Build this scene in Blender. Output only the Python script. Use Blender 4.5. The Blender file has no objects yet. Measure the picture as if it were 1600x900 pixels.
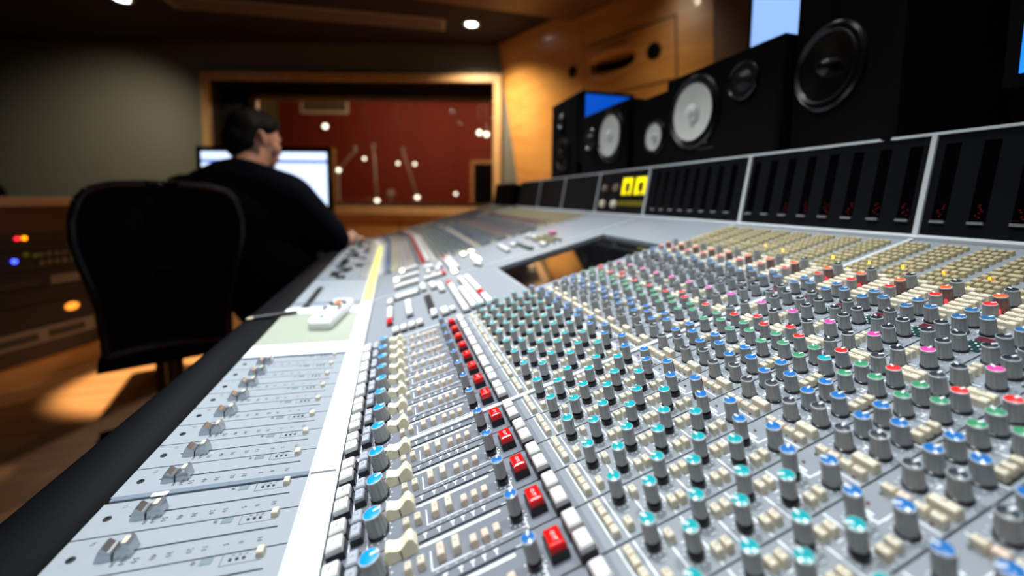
import bpy, math, random
from mathutils import Vector, Matrix, Euler
random.seed(7)
C = bpy.context.scene.collection
PI = math.pi
P = 0.0381            # one channel pitch of the console, metres
H = 1.05              # lens height
SC = bpy.context.scene

# ------------------------------------------------------------------ camera
cam_d = bpy.data.cameras.new('camera'); cam = bpy.data.objects.new('camera', cam_d); C.objects.link(cam)
Fv = Vector((0.27461211, 0.95763696, -0.08671581)); Rv = Vector((0.9614489, -0.27480313, 0.00996216)); Uv = Rv.cross(Fv)
cam.matrix_world = Matrix(((Rv.x, Uv.x, -Fv.x, 0), (Rv.y, Uv.y, -Fv.y, 0), (Rv.z, Uv.z, -Fv.z, H), (0, 0, 0, 1)))
cam_d.sensor_width = 36; cam_d.lens = 648.64 / 1600 * 36; cam_d.shift_y = -83 / 1600
cam_d.clip_start = 0.01; cam_d.clip_end = 60
cam_d.dof.use_dof = True; cam_d.dof.focus_distance = 0.385; cam_d.dof.aperture_fstop = 2.35
SC.camera = cam
# ------------------------------------------------------------------ world, exposure
w = bpy.data.worlds.new('world'); SC.world = w; w.use_nodes = True
w.node_tree.nodes['Background'].inputs[0].default_value = (0.6, 0.7, 1, 1)
w.node_tree.nodes['Background'].inputs[1].default_value = 0.01
SC.view_settings.view_transform = 'Standard'; SC.view_settings.look = 'None'
SC.view_settings.exposure = 0.0; SC.view_settings.gamma = 1; SC.view_settings.use_curve_mapping = False

def spot(name, loc, target, watts, deg, blend, col, r=0.05):
    l = bpy.data.lights.new(name, 'SPOT'); l.energy = watts; l.spot_size = math.radians(deg); l.spot_blend = blend
    l.color = col; l.shadow_soft_size = r
    o = bpy.data.objects.new(name, l); C.objects.link(o); o.location = loc
    o.rotation_euler = (Vector(target) - Vector(loc)).to_track_quat('-Z', 'Y').to_euler(); return o
def point(name, loc, watts, col, r=0.06):
    l = bpy.data.lights.new(name, 'POINT'); l.energy = watts; l.color = col; l.shadow_soft_size = r
    o = bpy.data.objects.new(name, l); C.objects.link(o); o.location = loc; return o
COOL = (0.94, 0.975, 1.0); WARM = (1.0, 0.66, 0.36); WARMW = (1, 0.86, 0.68)
CEIL = 2.9
# downlights over the console (their fittings are built below at the same places)
DOWN = [(-0.75, -0.15), (-0.25, 0.85), (-0.85, 1.75), (0.55, 0.35), (0.45, 2.6)]
DOWN_W = [95, 185, 125, 85, 190]
for (x, y), e in zip(DOWN, DOWN_W):
    spot('downlight_beam', (x, y, CEIL - 0.05), (0.12, y * 0.55 + 0.3, 0.8), e, 50, 0.8, COOL, 0.06)
spot('added_face_beam', (0.6, 1.75, CEIL - 0.05), (-0.5, 2.2, 1.2), 90, 40, 1.0, WARMW, 0.06)  # fill spot added to brighten the man's face
spot('downlight_beam_far', (0.83, 4.54, CEIL - 0.04), (0.95, 4.7, 0), 260, 130, 1.0, WARMW, 0.05)
spot('downlight_beam_left', (-2.44, 4.97, CEIL - 0.04), (-2.2, 2.9, 1.0), 75, 50, 1.0, WARMW, 0.05)
spot('wall_wash_beam', (-2.6, 4.5, CEIL - 0.04), (-3.45, 6.4, .9), 135, 88, 1.0, (1, 0.93, 0.72), 0.05)
spot('floor_beam', (-0.95, 3.3, CEIL - 0.04), (-1.26, 2.83, 0), 1050, 20, 0.45, (1.0, 0.76, 0.5), 0.04)
spot('wood_wall_beam', (0.7, 2.9, CEIL - 0.04), (1.95, 3.5, 1.9), 120, 80, 1.0, (1.0, 0.85, 0.6), 0.05)  # extra spot added to bring out the horn and ports
spot('wood_wall_beam', (0.75, 3.7, CEIL - 0.04), (1.78, 4.4, 1.4), 420, 85, 1.0, (1.0, 0.85, 0.6), 0.05)

# ------------------------------------------------------------------ materials
def lin(c):
    return tuple(((v / 255) / 12.92 if v / 255 <= .04045 else (((v / 255) + .055) / 1.055) ** 2.4) for v in c)
M = {}
def mat(name, rgb, rough=0.5, metal=0.0, spec=0.5, emit=None, es=0.0, noise=0.0, nscale=40.0, bump=0.0, coat=0.0):
    m = bpy.data.materials.new(name); m.use_nodes = True; nt = m.node_tree; b = nt.nodes['Principled BSDF']
    col = (*lin(rgb), 1)
    b.inputs['Base Color'].default_value = col; b.inputs['Roughness'].default_value = rough
    b.inputs['Metallic'].default_value = metal; b.inputs['Specular IOR Level'].default_value = spec
    b.inputs['Coat Weight'].default_value = coat
    if emit: b.inputs['Emission Color'].default_value = (*lin(emit), 1); b.inputs['Emission Strength'].default_value = es
    if noise or bump:
        tc = nt.nodes.new('ShaderNodeTexCoord'); n = nt.nodes.new('ShaderNodeTexNoise'); n.inputs['Scale'].default_value = nscale
        n.inputs['Detail'].default_value = 4; nt.links.new(tc.outputs['Object'], n.inputs['Vector'])
        if noise:
            mx = nt.nodes.new('ShaderNodeMix'); mx.data_type = 'RGBA'
            mx.inputs[6].default_value = tuple(v * (1 - noise) for v in col[:3]) + (1,)
            mx.inputs[7].default_value = tuple(min(1, v * (1 + noise)) for v in col[:3]) + (1,)
            nt.links.new(n.outputs[0], mx.inputs[0]); nt.links.new(mx.outputs[2], b.inputs['Base Color'])
        if bump:
            bp = nt.nodes.new('ShaderNodeBump'); bp.inputs['Strength'].default_value = bump; bp.inputs['Distance'].default_value = 0.002
            nt.links.new(n.outputs[0], bp.inputs['Height']); nt.links.new(bp.outputs[0], b.inputs['Normal'])
    M[name] = m; return m
def wood(name, a, b_, rough=0.4, scale=(1, 1, 8), dist=3.0, coat=0.0):
    m = bpy.data.materials.new(name); m.use_nodes = True; nt = m.node_tree; b = nt.nodes['Principled BSDF']
    tc = nt.nodes.new('ShaderNodeTexCoord'); mp = nt.nodes.new('ShaderNodeMapping'); mp.inputs['Scale'].default_value = scale
    n = nt.nodes.new('ShaderNodeTexNoise'); n.inputs['Scale'].default_value = 2.2; n.inputs['Detail'].default_value = 6; n.inputs['Distortion'].default_value = dist * .2
    cr = nt.nodes.new('ShaderNodeValToRGB'); cr.color_ramp.elements[0].position = .3; cr.color_ramp.elements[1].position = .7
    cr.color_ramp.elements[0].color = (*lin(a), 1); cr.color_ramp.elements[1].color = (*lin(b_), 1)
    nt.links.new(tc.outputs['Object'], mp.inputs[0]); nt.links.new(mp.outputs[0], n.inputs['Vector'])
    nt.links.new(n.outputs[0], cr.inputs[0]); nt.links.new(cr.outputs[0], b.inputs['Base Color'])
    b.inputs['Roughness'].default_value = rough; b.inputs['Coat Weight'].default_value = coat
    M[name] = m; return m
mat('plate', (132, 139, 146), .42, noise=.05, nscale=60)
mat('plate_low', (112, 118, 127), .42, noise=.05, nscale=60)
mat('fader_plate', (148, 157, 164), .38, noise=.05, nscale=50)
mat('print_white', (232, 238, 242), .5)
mat('print_dark', (38, 42, 48), .5)
mat('alu', (206, 212, 216), .35, .15)
mat('alu_bright', (215, 220, 225), .25, .8)
mat('bar_blue', (128, 142, 156), .35, .3)
mat('dark', (14, 15, 20), .45)
mat('key_base', (24, 24, 34), .4)
mat('slot', (10, 10, 18), .8)
mat('knob_grey', (158, 160, 160), .36, .1)
mat('knob_flute', (84, 86, 88), .4, .1)
mat('knob_rim', (182, 188, 190), .35)
mat('knob_black', (16, 15, 17), .28)
mat('knob_rust', (122, 96, 94), .35)
mat('cap_teal', (10, 158, 164), .22)
mat('cap_blue', (34, 108, 178), .22)
mat('cap_sky', (15, 150, 240), .3)
mat('cap_deep', (38, 98, 152), .3)
mat('cap_green', (58, 142, 98), .3)
mat('cap_red', (238, 44, 40), .3)
mat('cap_orange', (250, 98, 38), .3)
mat('cap_pink', (228, 70, 160), .3)
mat('cap_char', (52, 56, 62), .28)
mat('cap_black', (34, 38, 44), .28)
mat('pointer', (240, 244, 246), .4)
mat('beige', (222, 212, 188), .4)
mat('beige_pink', (228, 206, 184), .4)
mat('beige_dk', (184, 172, 134), .42)
mat('cream', (238, 230, 200), .35)
mat('key_white', (232, 233, 230), .3)
mat('key_grey', (172, 178, 188), .32)
mat('key_red', (232, 16, 14), .25, coat=.3)
mat('ink_red', (190, 90, 70), .6)
mat('chrome', (190, 196, 202), .2, .85)
mat('chip', (214, 210, 180), .5)
mat('lcd', (122, 138, 142), .25)
mat('led_off', (96, 30, 48), .3)
mat('led_green', (60, 96, 84), .3)
mat('pcb', (20, 52, 48), .35)
mat('led_red', (255, 40, 40), .3, emit=(255, 40, 50), es=2.5)
mat('led_yellow', (255, 210, 10), .3, emit=(255, 205, 10), es=3)
mat('led_amber', (255, 140, 10), .3, emit=(255, 150, 10), es=3)
mat('led_dim', (90, 14, 10), .3, emit=(255, 50, 20), es=.03)
mat('lit_key', (255, 244, 220), .3, emit=(255, 240, 215), es=3.5)
mat('paper', (240, 243, 246), .6)
mat('paper_yellow', (240, 238, 120), .6)
mat('khaki', (152, 160, 144), .5, noise=.04, nscale=30)
mat('leather', (5, 6, 9), .6, spec=.07, bump=.1, nscale=260)
mat('black_matte', (3, 3, 4), .8, spec=.12)
mat('black_box', (2, 2, 3), .75, spec=.1)
mat('black_gloss', (6, 6, 8), .08)
mat('meter_panel', (5, 7, 10), .75, spec=.1)
mat('meter_brown', (14, 10, 10), .75, spec=.12)
mat('meter_win', (4, 4, 6), .12)
mat('glass_black', (10, 10, 11), .06, spec=.9)
mat('cone_white', (226, 228, 220), .5)
mat('cone_black', (8, 8, 9), .25)
mat('rubber', (5, 5, 6), .4)
mat('dust_white', (235, 236, 232), .35)
mat('grille', (22, 21, 21), .4, .3)
mat('screen_white', (200, 222, 255), .3, emit=(205, 224, 255), es=1.5)
mat('screen_cyan', (90, 190, 220), .3, emit=(90, 190, 225), es=1.2)
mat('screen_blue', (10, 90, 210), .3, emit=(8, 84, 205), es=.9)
mat('screen_light', (150, 190, 255), .3, emit=(150, 190, 255), es=1.1)
mat('screen_sky', (40, 140, 255), .3, emit=(30, 130, 255), es=1.1)
mat('screen_navy', (4, 8, 30), .3, emit=(3, 10, 60), es=.3)
mat('vu_yellow', (240, 220, 10), .3, emit=(240, 222, 8), es=1.1)
mat('vu_dim', (90, 84, 8), .3, emit=(110, 100, 10), es=.25)
mat('skin', (205, 150, 128), .5)
mat('hair', (7, 6, 7), .7, spec=.2, bump=.4, nscale=120)
mat('shirt', (6, 8, 15), 1.0, spec=.06, noise=.15, nscale=20)
mat('trouser', (8, 8, 12), 1.0, spec=.06)
mat('watch', (220, 225, 228), .25, .7)
mat('wall_fabric', (112, 110, 96), .95, noise=.08, nscale=160, bump=.2)
mat('ceil_maroon', (30, 7, 9), .8, noise=.08, nscale=30)
mat('red_wall', (132, 42, 20), .7, noise=.08, nscale=6)
mat('olive_wall', (104, 92, 60), .8)
mat('vent', (150, 132, 118), .6)
mat('vent_slot', (70, 58, 52), .7)
mat('white_plastic', (225, 226, 226), .35)
mat('dk_plastic', (60, 66, 66), .4)
mat('orange_plastic', (230, 130, 50), .4)
mat('blue_plastic', (90, 150, 210), .4)
mat('lamp_on', (255, 255, 255), .3, emit=(255, 252, 246), es=16)
mat('glint_glow', (255, 250, 235), .3, emit=(255, 246, 225), es=4)  # painted glow of reflections and glints behind the window, no lamps
mat('led_orange_big', (255, 150, 40), .3, emit=(255, 150, 50), es=1.6)
mat('led_blue', (60, 90, 255), .3, emit=(60, 80, 255), es=5)
mat('rack_label', (120, 106, 92), .6)
mat('rack_dark', (44, 34, 30), .6)
mat('rack_face', (20, 19, 20), .45)
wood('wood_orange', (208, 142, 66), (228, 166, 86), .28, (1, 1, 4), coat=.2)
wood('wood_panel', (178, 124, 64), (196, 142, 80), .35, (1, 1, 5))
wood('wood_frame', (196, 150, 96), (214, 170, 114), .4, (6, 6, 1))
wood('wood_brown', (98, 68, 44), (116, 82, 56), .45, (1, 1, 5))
wood('wood_top', (190, 160, 130), (206, 178, 146), .3, (6, 1, 1))
wood('wood_dark', (64, 34, 18), (76, 42, 24), .45, (6, 1, 1))
wood('floor_wood', (176, 124, 74), (196, 146, 92), .35, (1, 9, 1))

# glass: mostly clear with a fresnel reflection
g = bpy.data.materials.new('window_glass'); g.use_nodes = True; nt = g.node_tree; nt.nodes.clear()
o_ = nt.nodes.new('ShaderNodeOutputMaterial'); mx = nt.nodes.new('ShaderNodeMixShader'); tr = nt.nodes.new('ShaderNodeBsdfTransparent'); gl = nt.nodes.new('ShaderNodeBsdfGlossy')
gl.inputs['Roughness'].default_value = .01; fr = nt.nodes.new('ShaderNodeFresnel'); fr.inputs[0].default_value = 1.4
tr.inputs[0].default_value = (.96, .97, .96, 1)
nt.links.new(fr.outputs[0], mx.inputs[0]); nt.links.new(tr.outputs[0], mx.inputs[1]); nt.links.new(gl.outputs[0], mx.inputs[2]); nt.links.new(mx.outputs[0], o_.inputs[0]); M['glass'] = g

# ------------------------------------------------------------------ mesh helpers
class MB:
    def __init__(s): s.v = []; s.f = []; s.m = []; s.sm = []; s.names = []
    def mi(s, n):
        if n not in s.names: s.names.append(n)
        return s.names.index(n)
    def add(s, vs, fs, m, smooth=False):
        o = len(s.v); s.v += [tuple(v) for v in vs]; k = s.mi(m)
        for f in fs: s.f.append(tuple(i + o for i in f)); s.m.append(k); s.sm.append(smooth)
    def box(s, c, d, m, top=None, mt=None):
        x, y, z = c; a, b, h = d[0] / 2, d[1] / 2, d[2] / 2
        ta, tb = (a, b) if top is None else (a * top, b * top)
        vs = [(x - a, y - b, z - h), (x + a, y - b, z - h), (x + a, y + b, z - h), (x - a, y + b, z - h),
              (x - ta, y - tb, z + h), (x + ta, y - tb, z + h), (x + ta, y + tb, z + h), (x - ta, y + tb, z + h)]
        s.add(vs, [(3, 2, 1, 0), (0, 1, 5, 4), (1, 2, 6, 5), (2, 3, 7, 6), (3, 0, 4, 7)], m); s.add(vs[4:], [(0, 1, 2, 3)], mt or m)
    def slab(s, x0, x1, y0, y1, z0, z1, m): s.box(((x0 + x1) / 2, (y0 + y1) / 2, (z0 + z1) / 2), (x1 - x0, y1 - y0, z1 - z0), m)
    def cap(s, c, d, ch, m, mt=None):
        """block with a chamfered rim, z from c.z to c.z+d.z"""
        x, y, z = c; a, b, h = d[0] / 2, d[1] / 2, d[2]
        rings = [(a, b, 0), (a * .97, b * .97, h - ch), (a - ch * .6, b - ch * .6, h - ch * .25), (a - ch * 1.3, b - ch * 1.3, h)]
        vs = []
        for r in rings: vs += [(x - r[0], y - r[1], z + r[2]), (x + r[0], y - r[1], z + r[2]), (x + r[0], y + r[1], z + r[2]), (x - r[0], y + r[1], z + r[2])]
        fs = []
        for k in range(3):
            for i in range(4): j = (i + 1) % 4; fs.append((4 * k + i, 4 * k + j, 4 * k + 4 + j, 4 * k + 4 + i))
        s.add(vs, fs, m); s.add(vs[12:], [(0, 1, 2, 3)], mt or m)
    def lathe(s, prof, n, mats, c=(0, 0, 0), flute=0.0, rot=None, smooth=True, sx=1.0, sy=1.0):
        """prof: list of (r,z); mats: one per band; closes with a fan when r==0"""
        rings = []
        for k, (r, z) in enumerate(prof):
            ring = []
            for i in range(1 if r < 1e-6 else n):
                t = 2 * PI * i / n; rr = r * (1 - (flute if (i % 2 and 0 < k) else 0))
                p = Vector((rr * math.cos(t) * sx, rr * math.sin(t) * sy, z))
                if rot is not None: p = rot @ p
                ring.append((p.x + c[0], p.y + c[1], p.z + c[2]))
            rings.append(ring)
        for k in range(len(rings) - 1):
            A, B = rings[k], rings[k + 1]; vs = A + B; na = len(A); fs = []
            for i in range(n):
                j = (i + 1) % n
                if na > 1 and len(B) > 1: fs.append((i, j, na + j, na + i))
                elif na > 1: fs.append((i, j, na))
                elif len(B) > 1: fs.append((0, na + j, na + i))
            s.add(vs, fs, mats[k], smooth)
    def tube(s, a, b, r0, r1, m, n=10, caps=True):
        a = Vector(a); b = Vector(b); d = b - a; q = d.to_track_quat('Z', 'Y').to_matrix(); L = d.length
        pr = [(r0, 0), (r1, L)]; ms = [m]
        if caps: pr = [(0, 0)] + pr + [(0, L)]; ms = [m] * 3
        s.lathe(pr, n, ms, tuple(a), rot=q, smooth=False)
    def prism(s, pts, y0, y1, m):
        """pts: list of (x,z), extruded along y"""
        n = len(pts); vs = [(x, y0, z) for x, z in pts] + [(x, y1, z) for x, z in pts]
        fs = [tuple(range(n)), tuple(range(2 * n - 1, n - 1, -1))] + [(i, n + i, n + (i + 1) % n, (i + 1) % n) for i in range(n)]
        s.add(vs, fs, m)
    def merge(s, o, off=(0, 0, 0), rz=0.0):
        c, n = math.cos(rz), math.sin(rz); k = len(s.v)
        s.v += [(x * c - y * n + off[0], x * n + y * c + off[1], z + off[2]) for x, y, z in o.v]
        mp = [s.mi(x) for x in o.names]
        s.f += [tuple(i + k for i in f) for f in o.f]; s.m += [mp[i] for i in o.m]; s.sm += o.sm
    def mesh(s, name, scale=1.0, fix=True):
        me = bpy.data.meshes.new(name); me.from_pydata([(x * scale, y * scale, z * scale) for x, y, z in s.v], [], s.f)
        for n in s.names: me.materials.append(M[n])
        me.polygons.foreach_set('material_index', s.m); me.polygons.foreach_set('use_smooth', s.sm)
        me.update(); return me
def obj(name, me, parent=None, loc=(0, 0, 0), rot=(0, 0, 0), **kw):
    if isinstance(me, MB): me = me.mesh(name)
    o = bpy.data.objects.new(name, me); C.objects.link(o); o.location = loc; o.rotation_euler = rot
    if parent is not None: o.parent = parent
    for k, v in kw.items(): o[k] = v
    return o
def thing(name, label, cat, loc=(0, 0, 0), rz=0, group=None):
    o = bpy.data.objects.new(name, None); C.objects.link(o); o.location = loc; o.rotation_euler = (0, 0, rz); o.empty_display_size = .1
    o['label'] = label; o['category'] = cat
    if group: o['group'] = group
    return o
def struct(name, me, **kw): o = obj(name, me, **kw); o['kind'] = 'structure'; return o
_tc = {}
def text(mb, st, c, size, m, mode='op', z=0.0):
    """flat lettering. mode 'op': upright for someone facing +x; 'y': baseline along +y"""
    if st not in _tc:
        cu = bpy.data.curves.new('t', 'FONT'); cu.body = st; cu.size = 1; cu.align_x = 'CENTER'; cu.align_y = 'CENTER'; cu.resolution_u = 1
        o = bpy.data.objects.new('t', cu); C.objects.link(o); me = bpy.data.meshes.new_from_object(o)
        _tc[st] = ([tuple(v.co) for v in me.vertices], [tuple(p.vertices) for p in me.polygons])
        bpy.data.objects.remove(o); bpy.data.curves.remove(cu); bpy.data.meshes.remove(me)
    vs, fs = _tc[st]
    if mode == 'op': q = [(c[0] + y * size, c[1] - x * size, z) for x, y, _ in vs]
    else: q = [(c[0] - y * size, c[1] + x * size, z) for x, y, _ in vs]
    mb.add(q, fs, m)

# ================================================================== room shell
Rn = Vector((0.9614, -0.2748, 0)).normalized()
A0 = Vector((1.25, 5.04, 0))                       # right end of the back wall
eL = -Rn; nIn = Vector((-0.2748, -0.9614, 0)).normalized()
bw_rot = math.atan2(eL.y, eL.x)                    # local x runs left along the wall, local y goes away from the room
def BW(w_, off, z): p = A0 + eL * w_ - nIn * off; return (p.x, p.y, z)
def bwbox(mb, w0, w1, o0, o1, z0, z1, m):
    vs = [BW(w_, o, z) for z in (z0, z1) for w_, o in ((w0, o0), (w1, o0), (w1, o1), (w0, o1))]
    mb.add(vs, [(3, 2, 1, 0), (4, 5, 6, 7), (0, 1, 5, 4), (1, 2, 6, 5), (2, 3, 7, 6), (3, 0, 4, 7)], m)
W0, W1, WZ0, WZ1 = 0.05, 3.50, 0.93, 2.45          # window opening
mb = MB(); T = .16
bwbox(mb, -1.2, W0, 0, T, 0, 3.1, 'wall_fabric'); bwbox(mb, W1, 7.2, 0, T, 0, 3.1, 'wall_fabric')
bwbox(mb, W0, W1, 0, T, WZ1, 3.1, 'wall_fabric'); bwbox(mb, W0, W1, 0, T, 0, WZ0 - .02, 'wall_fabric')
struct('wall_back', mb)
mb = MB(); bwbox(mb, -.12, 3.62, -.03, 0, 0, WZ0 - .1, 'wood_panel'); bwbox(mb, -.12, 3.62, -.05, -.03, WZ0 - .16, WZ0 - .1, 'wood_frame')
bwbox(mb, 1.2, 1.22, -.036, -.03, 0, WZ0 - .16, 'wood_brown'); bwbox(mb, 2.4, 2.42, -.036, -.03, 0, WZ0 - .16, 'wood_brown')
struct('trim_1', mb)
win = thing('window_1', 'x', 'window'); del win['label']; del win['category']; win['kind'] = 'structure'
def wchild(name, *boxes):
    m_ = MB()
    for b_ in boxes: bwbox(m_, *b_)
    return obj(name, m_, win)
f = .09
wchild('window_frame', (W0 - f, W1 + f, -.05, 0, WZ1, WZ1 + f, 'wood_frame'), (W0 - f, W1 + f, -.07, 0, WZ0 - f, WZ0, 'wood_frame'),
       (W0 - f, W0, -.05, 0, WZ0, WZ1, 'wood_frame'), (W1, W1 + f, -.05, 0, WZ0, WZ1, 'wood_frame'))
wchild('window_reveal', (W0 - .03, W0, 0, .74, WZ0, WZ1, 'black_matte'), (W1, W1 + .03, 0, .74, WZ0, WZ1, 'black_matte'),
       (W0, W1, 0, .74, WZ1, WZ1 + .03, 'black_matte'))
wchild('window_sill', (W0, W1, 0, .74, WZ0 - .04, WZ0, 'wood_frame'))
wchild('inner_frame', (W0, W1, .74, .80, WZ1 - .06, WZ1 + .02, 'wood_frame'), (W0, W1, .74, .80, WZ0 - .04, WZ0 + .05, 'wood_frame'),
       (W0, W0 + .05, .74, .80, WZ0, WZ1, 'wood_frame'), (W1 - .1, W1, .74, .80, WZ0, WZ1, 'wood_frame'))
wchild('glass_pane', (W0, W1, .765, .775, WZ0 + .02, WZ1 - .03, 'glass')); wchild('glass_pane', (W0, W1, .03, .04, WZ0, WZ1, 'glass'))
# studio room behind the glass
mb = MB(); bwbox(mb, -1.6, 6.1, 4.9, 5.0, -.05, 3.6, 'red_wall'); struct('wall_far', mb)
mb = MB(); bwbox(mb, 5.4, 5.5, .88, 4.9, 0, 3.6, 'olive_wall'); struct('wall_far_left', mb)
mb = MB(); bwbox(mb, -1.7, -1.6, .88, 4.9, 0, 3.6, 'red_wall'); struct('wall_far_right', mb)
mb = MB(); bwbox(mb, -1.7, 6.1, .82, 4.95, 3.5, 3.6, 'red_wall'); struct('ceiling_far', mb)
mb = MB(); bwbox(mb, -1.7, 6.1, .82, 4.95, -.05, 0, 'floor_wood'); struct('floor_far', mb)
mb = MB(); bwbox(mb, -1.6, W0, .82, .88, 0, 3.4, 'olive_wall'); bwbox(mb, W1, 6.1, .82, .88, 0, 3.5, 'olive_wall'); bwbox(mb, W0, W1, .82, .88, WZ1, 3.4, 'olive_wall'); bwbox(mb, W0, W1, .82, .88, 0, WZ0, 'olive_wall'); struct('wall_far_front', mb)
point('studio_light', BW(2.2, 2.6, 3.0), 85, (1, .7, .45), .15); point('studio_light', BW(.2, 3.0, 3.0), 60, (1, .72, .45), .15)

mb = MB(); mb.slab(-8, 4, -3, 7.5, -.1, 0, 'floor_wood'); struct('floor', mb)
mb = MB(); mb.slab(-8, 4, -3, 7.6, CEIL, CEIL + .1, 'ceil_maroon'); struct('ceiling', mb)
mb = MB(); mb.slab(-6.1, -6.0, -3, 7.5, 0, CEIL, 'wall_fabric'); struct('wall_left', mb)
mb = MB(); mb.slab(-6.1, 4.0, -3.1, -3.0, 0, CEIL, 'wall_fabric'); struct('wall_front', mb)
# leaning wooden wall on the right with the soffit-mounted loudspeaker
Aw = Vector((1.25, 5.04, 2.9)); d1 = Vector((.386, -.923, 0)).normalized(); nw = Vector((.91618217, .38314877, .11750428)).normalized()
tw = nw.cross(d1).normalized()                    # points down the wall
if tw.z > 0: tw = -tw
def WP(s_, t_, o=0.0): p = Aw + d1 * s_ + tw * t_ - nw * o; return (p.x, p.y, p.z)
def wbox(mb, s0, s1, t0, t1, o0, o1, m):
    vs = [WP(a, b, o) for o in (o0, o1) for a, b in ((s0, t0), (s1, t0), (s1, t1), (s0, t1))]
    mb.add(vs, [(3, 2, 1, 0), (4, 5, 6, 7), (0, 1, 5, 4), (1, 2, 6, 5), (2, 3, 7, 6), (3, 0, 4, 7)], m)
ww = thing('wall_right', 'x', 'wall'); del ww['label']; del ww['category']; ww['kind'] = 'structure'
mb = MB(); wbox(mb, -.15, 1.31, -.15, 3.1, -.1, 0, 'wood_orange'); obj('wood_panel', mb, ww)
mb = MB()
wbox(mb, 1.32, 1.40, -.15, 3.1, -.1, 0, 'wood_orange'); wbox(mb, 1.40, 1.90, -.15, .50, -.1, 0, 'wood_orange'); wbox(mb, 1.40, 1.90, .70, 3.1, -.1, 0, 'wood_orange'); wbox(mb, 1.90, 2.59, -.15, 3.1, -.1, 0, 'wood_orange'); obj('wood_panel', mb, ww)
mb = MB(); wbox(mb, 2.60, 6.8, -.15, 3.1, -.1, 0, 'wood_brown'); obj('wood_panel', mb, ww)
mb = MB()
for a in ((1.36, 2.30, .38, .395), (1.36, 2.30, .865, .88), (2.285, 2.30, .38, .88)): wbox(mb, a[0], a[1], a[2], a[3], 0, .004, 'wood_dark')
obj('panel_groove', mb, ww)
wm = nw.to_track_quat('Z', 'Y').to_matrix()
def wall_disc(mb, s_, t_, r, m, o=.004, d=.02):
    q = (-nw).to_track_quat('Z', 'Y').to_matrix(); mb.lathe([(r * 1.15, 0), (r, .006), (r * .96, .003), (0, .001)], 24, ['wood_dark', m, m], WP(s_, t_, o), rot=q)
sm = thing('soffit_loudspeaker', 'wide wooden loudspeaker horn and two round black ports built into the orange wood wall', 'loudspeaker', WP(1.65, .6, 0))
inv = Matrix.Translation(-Vector(WP(1.65, .6, 0)))
def wchild2(name, mb, par, origin):
    mb.v = [(x - origin[0], y - origin[1], z - origin[2]) for x, y, z in mb.v]; return obj(name, mb, par)
org = WP(1.65, .6, 0)
mb = MB(); mb.names = []
# horn: a curved lip around a dark throat
def horn():
    m_ = MB(); N = 16
    for lo in (0, 1):
        vs = []; fs = []
        for i in range(N + 1):
            s_ = 1.40 + .50 * i / N; bow = math.sin(PI * i / N)
            t_o = (.50 - .05 * bow) if lo == 0 else (.70 + .07 * bow); t_i = .56 if lo == 0 else .63
            vs += [WP(s_, t_o, .03 * bow), WP(s_, (t_o + t_i) / 2, .05 * bow), WP(s_, t_i, -.16 * bow)]
        for i in range(N):
            a = 3 * i; fs += [(a, a + 1, a + 4, a + 3), (a + 1, a + 2, a + 5, a + 4)]
        m_.add(vs, fs, 'wood_orange', True)
    return m_
wchild2('horn_lip', horn(), sm, org)
mb = MB(); wbox(mb, 1.40, 1.90, .50, .70, -.2, -.17, 'black_matte'); wchild2('horn_throat', mb, sm, org)
mb = MB(); wall_disc(mb, 1.17, .572, .052, 'black_matte'); wchild2('port', mb, sm, org)
mb = MB(); wall_disc(mb, 2.09, .61, .062, 'black_matte'); wchild2('port', mb, sm, org)
# ceiling fittings
mb = MB(); mb.slab(-.9, 2.4, 2.9, 3.93, CEIL - .10, CEIL, 'wood_brown'); struct('trim_2', mb)
v = thing('ceiling_vent', 'long pale slotted air grille in the dark maroon ceiling', 'vent', (-.75, 4.75, CEIL))
v.rotation_euler = (0, 0, math.atan2(-.15, 1.63) * 1.0)
mb = MB(); mb.slab(-1.3, 1.32, -.14, .14, -.015, -.001, 'vent'); obj('vent_plate', mb, v)
for k in range(4):
    mb = MB(); mb.slab(-1.25, 1.28, -.105 + .06 * k, -.075 + .06 * k, -.02, -.014, 'vent_slot'); obj('vent_slot', mb, v)
def downlight(x, y, label, group=None):
    t = thing('ceiling_downlight', label, 'light', (x, y, CEIL), 0, group)
    mb = MB(); mb.lathe([(.085, 0), (.085, -.008), (.062, -.012), (.055, -.002)], 24, ['white_plastic'] * 3); obj('trim_ring', mb, t)
    mb = MB(); mb.lathe([(.056, -.003), (.05, -.006), (0, -.007)], 24, ['lamp_on'] * 2); obj('lamp', mb, t); return t
downlight(.83, 4.54, 'round white recessed downlight in the ceiling near the wood wall')
downlight(-2.44, 4.97, 'round recessed downlight at the top edge, left of the long ceiling vent')
for x, y in DOWN + [(0.6, 1.75)]: downlight(x, y, 'round recessed downlight in the ceiling above the mixing console', 'downlights above the console')  # the extra last fitting is made up for the face fill

# ================================================================== mixing console
Y0 = 8.8148; SA, SB = -6.2749, 0.27396; FA, FB = -6.6805, -0.02234
TH = math.atan(SB); TF = math.atan(FB); BT = math.radians(80.6)
con = thing('mixing_console', 'huge grey studio mixing console packed with rows of coloured knobs, faders and buttons', 'mixing console')
BEND = 51.0; PHI = math.radians(7.0); PIV = Vector((-8 * P, (Y0 + .16 + BEND) * P, 0))
def place(o, kind, y_units, wing=False):
    if kind == 's': loc = Vector((0, y_units * P, SA * P + H)); r = -TH
    elif kind == 'f': loc = Vector((0, y_units * P, FA * P + H)); r = -TF
    elif kind == 'b': loc = Vector((18.25 * P, y_units * P, -1.27 * P + H)); r = -BT
    else: loc = Vector((0, y_units * P, H)); r = 0
    z = 0
    if wing: loc = PIV + Matrix.Rotation(PHI, 3, 'Z') @ (loc - PIV); z = PHI
    o.location = loc; o.rotation_euler = (0, r, z)
def yq(q): return Y0 + .16 + q          # q: channel coordinate (gap already counted for i>=2)
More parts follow.
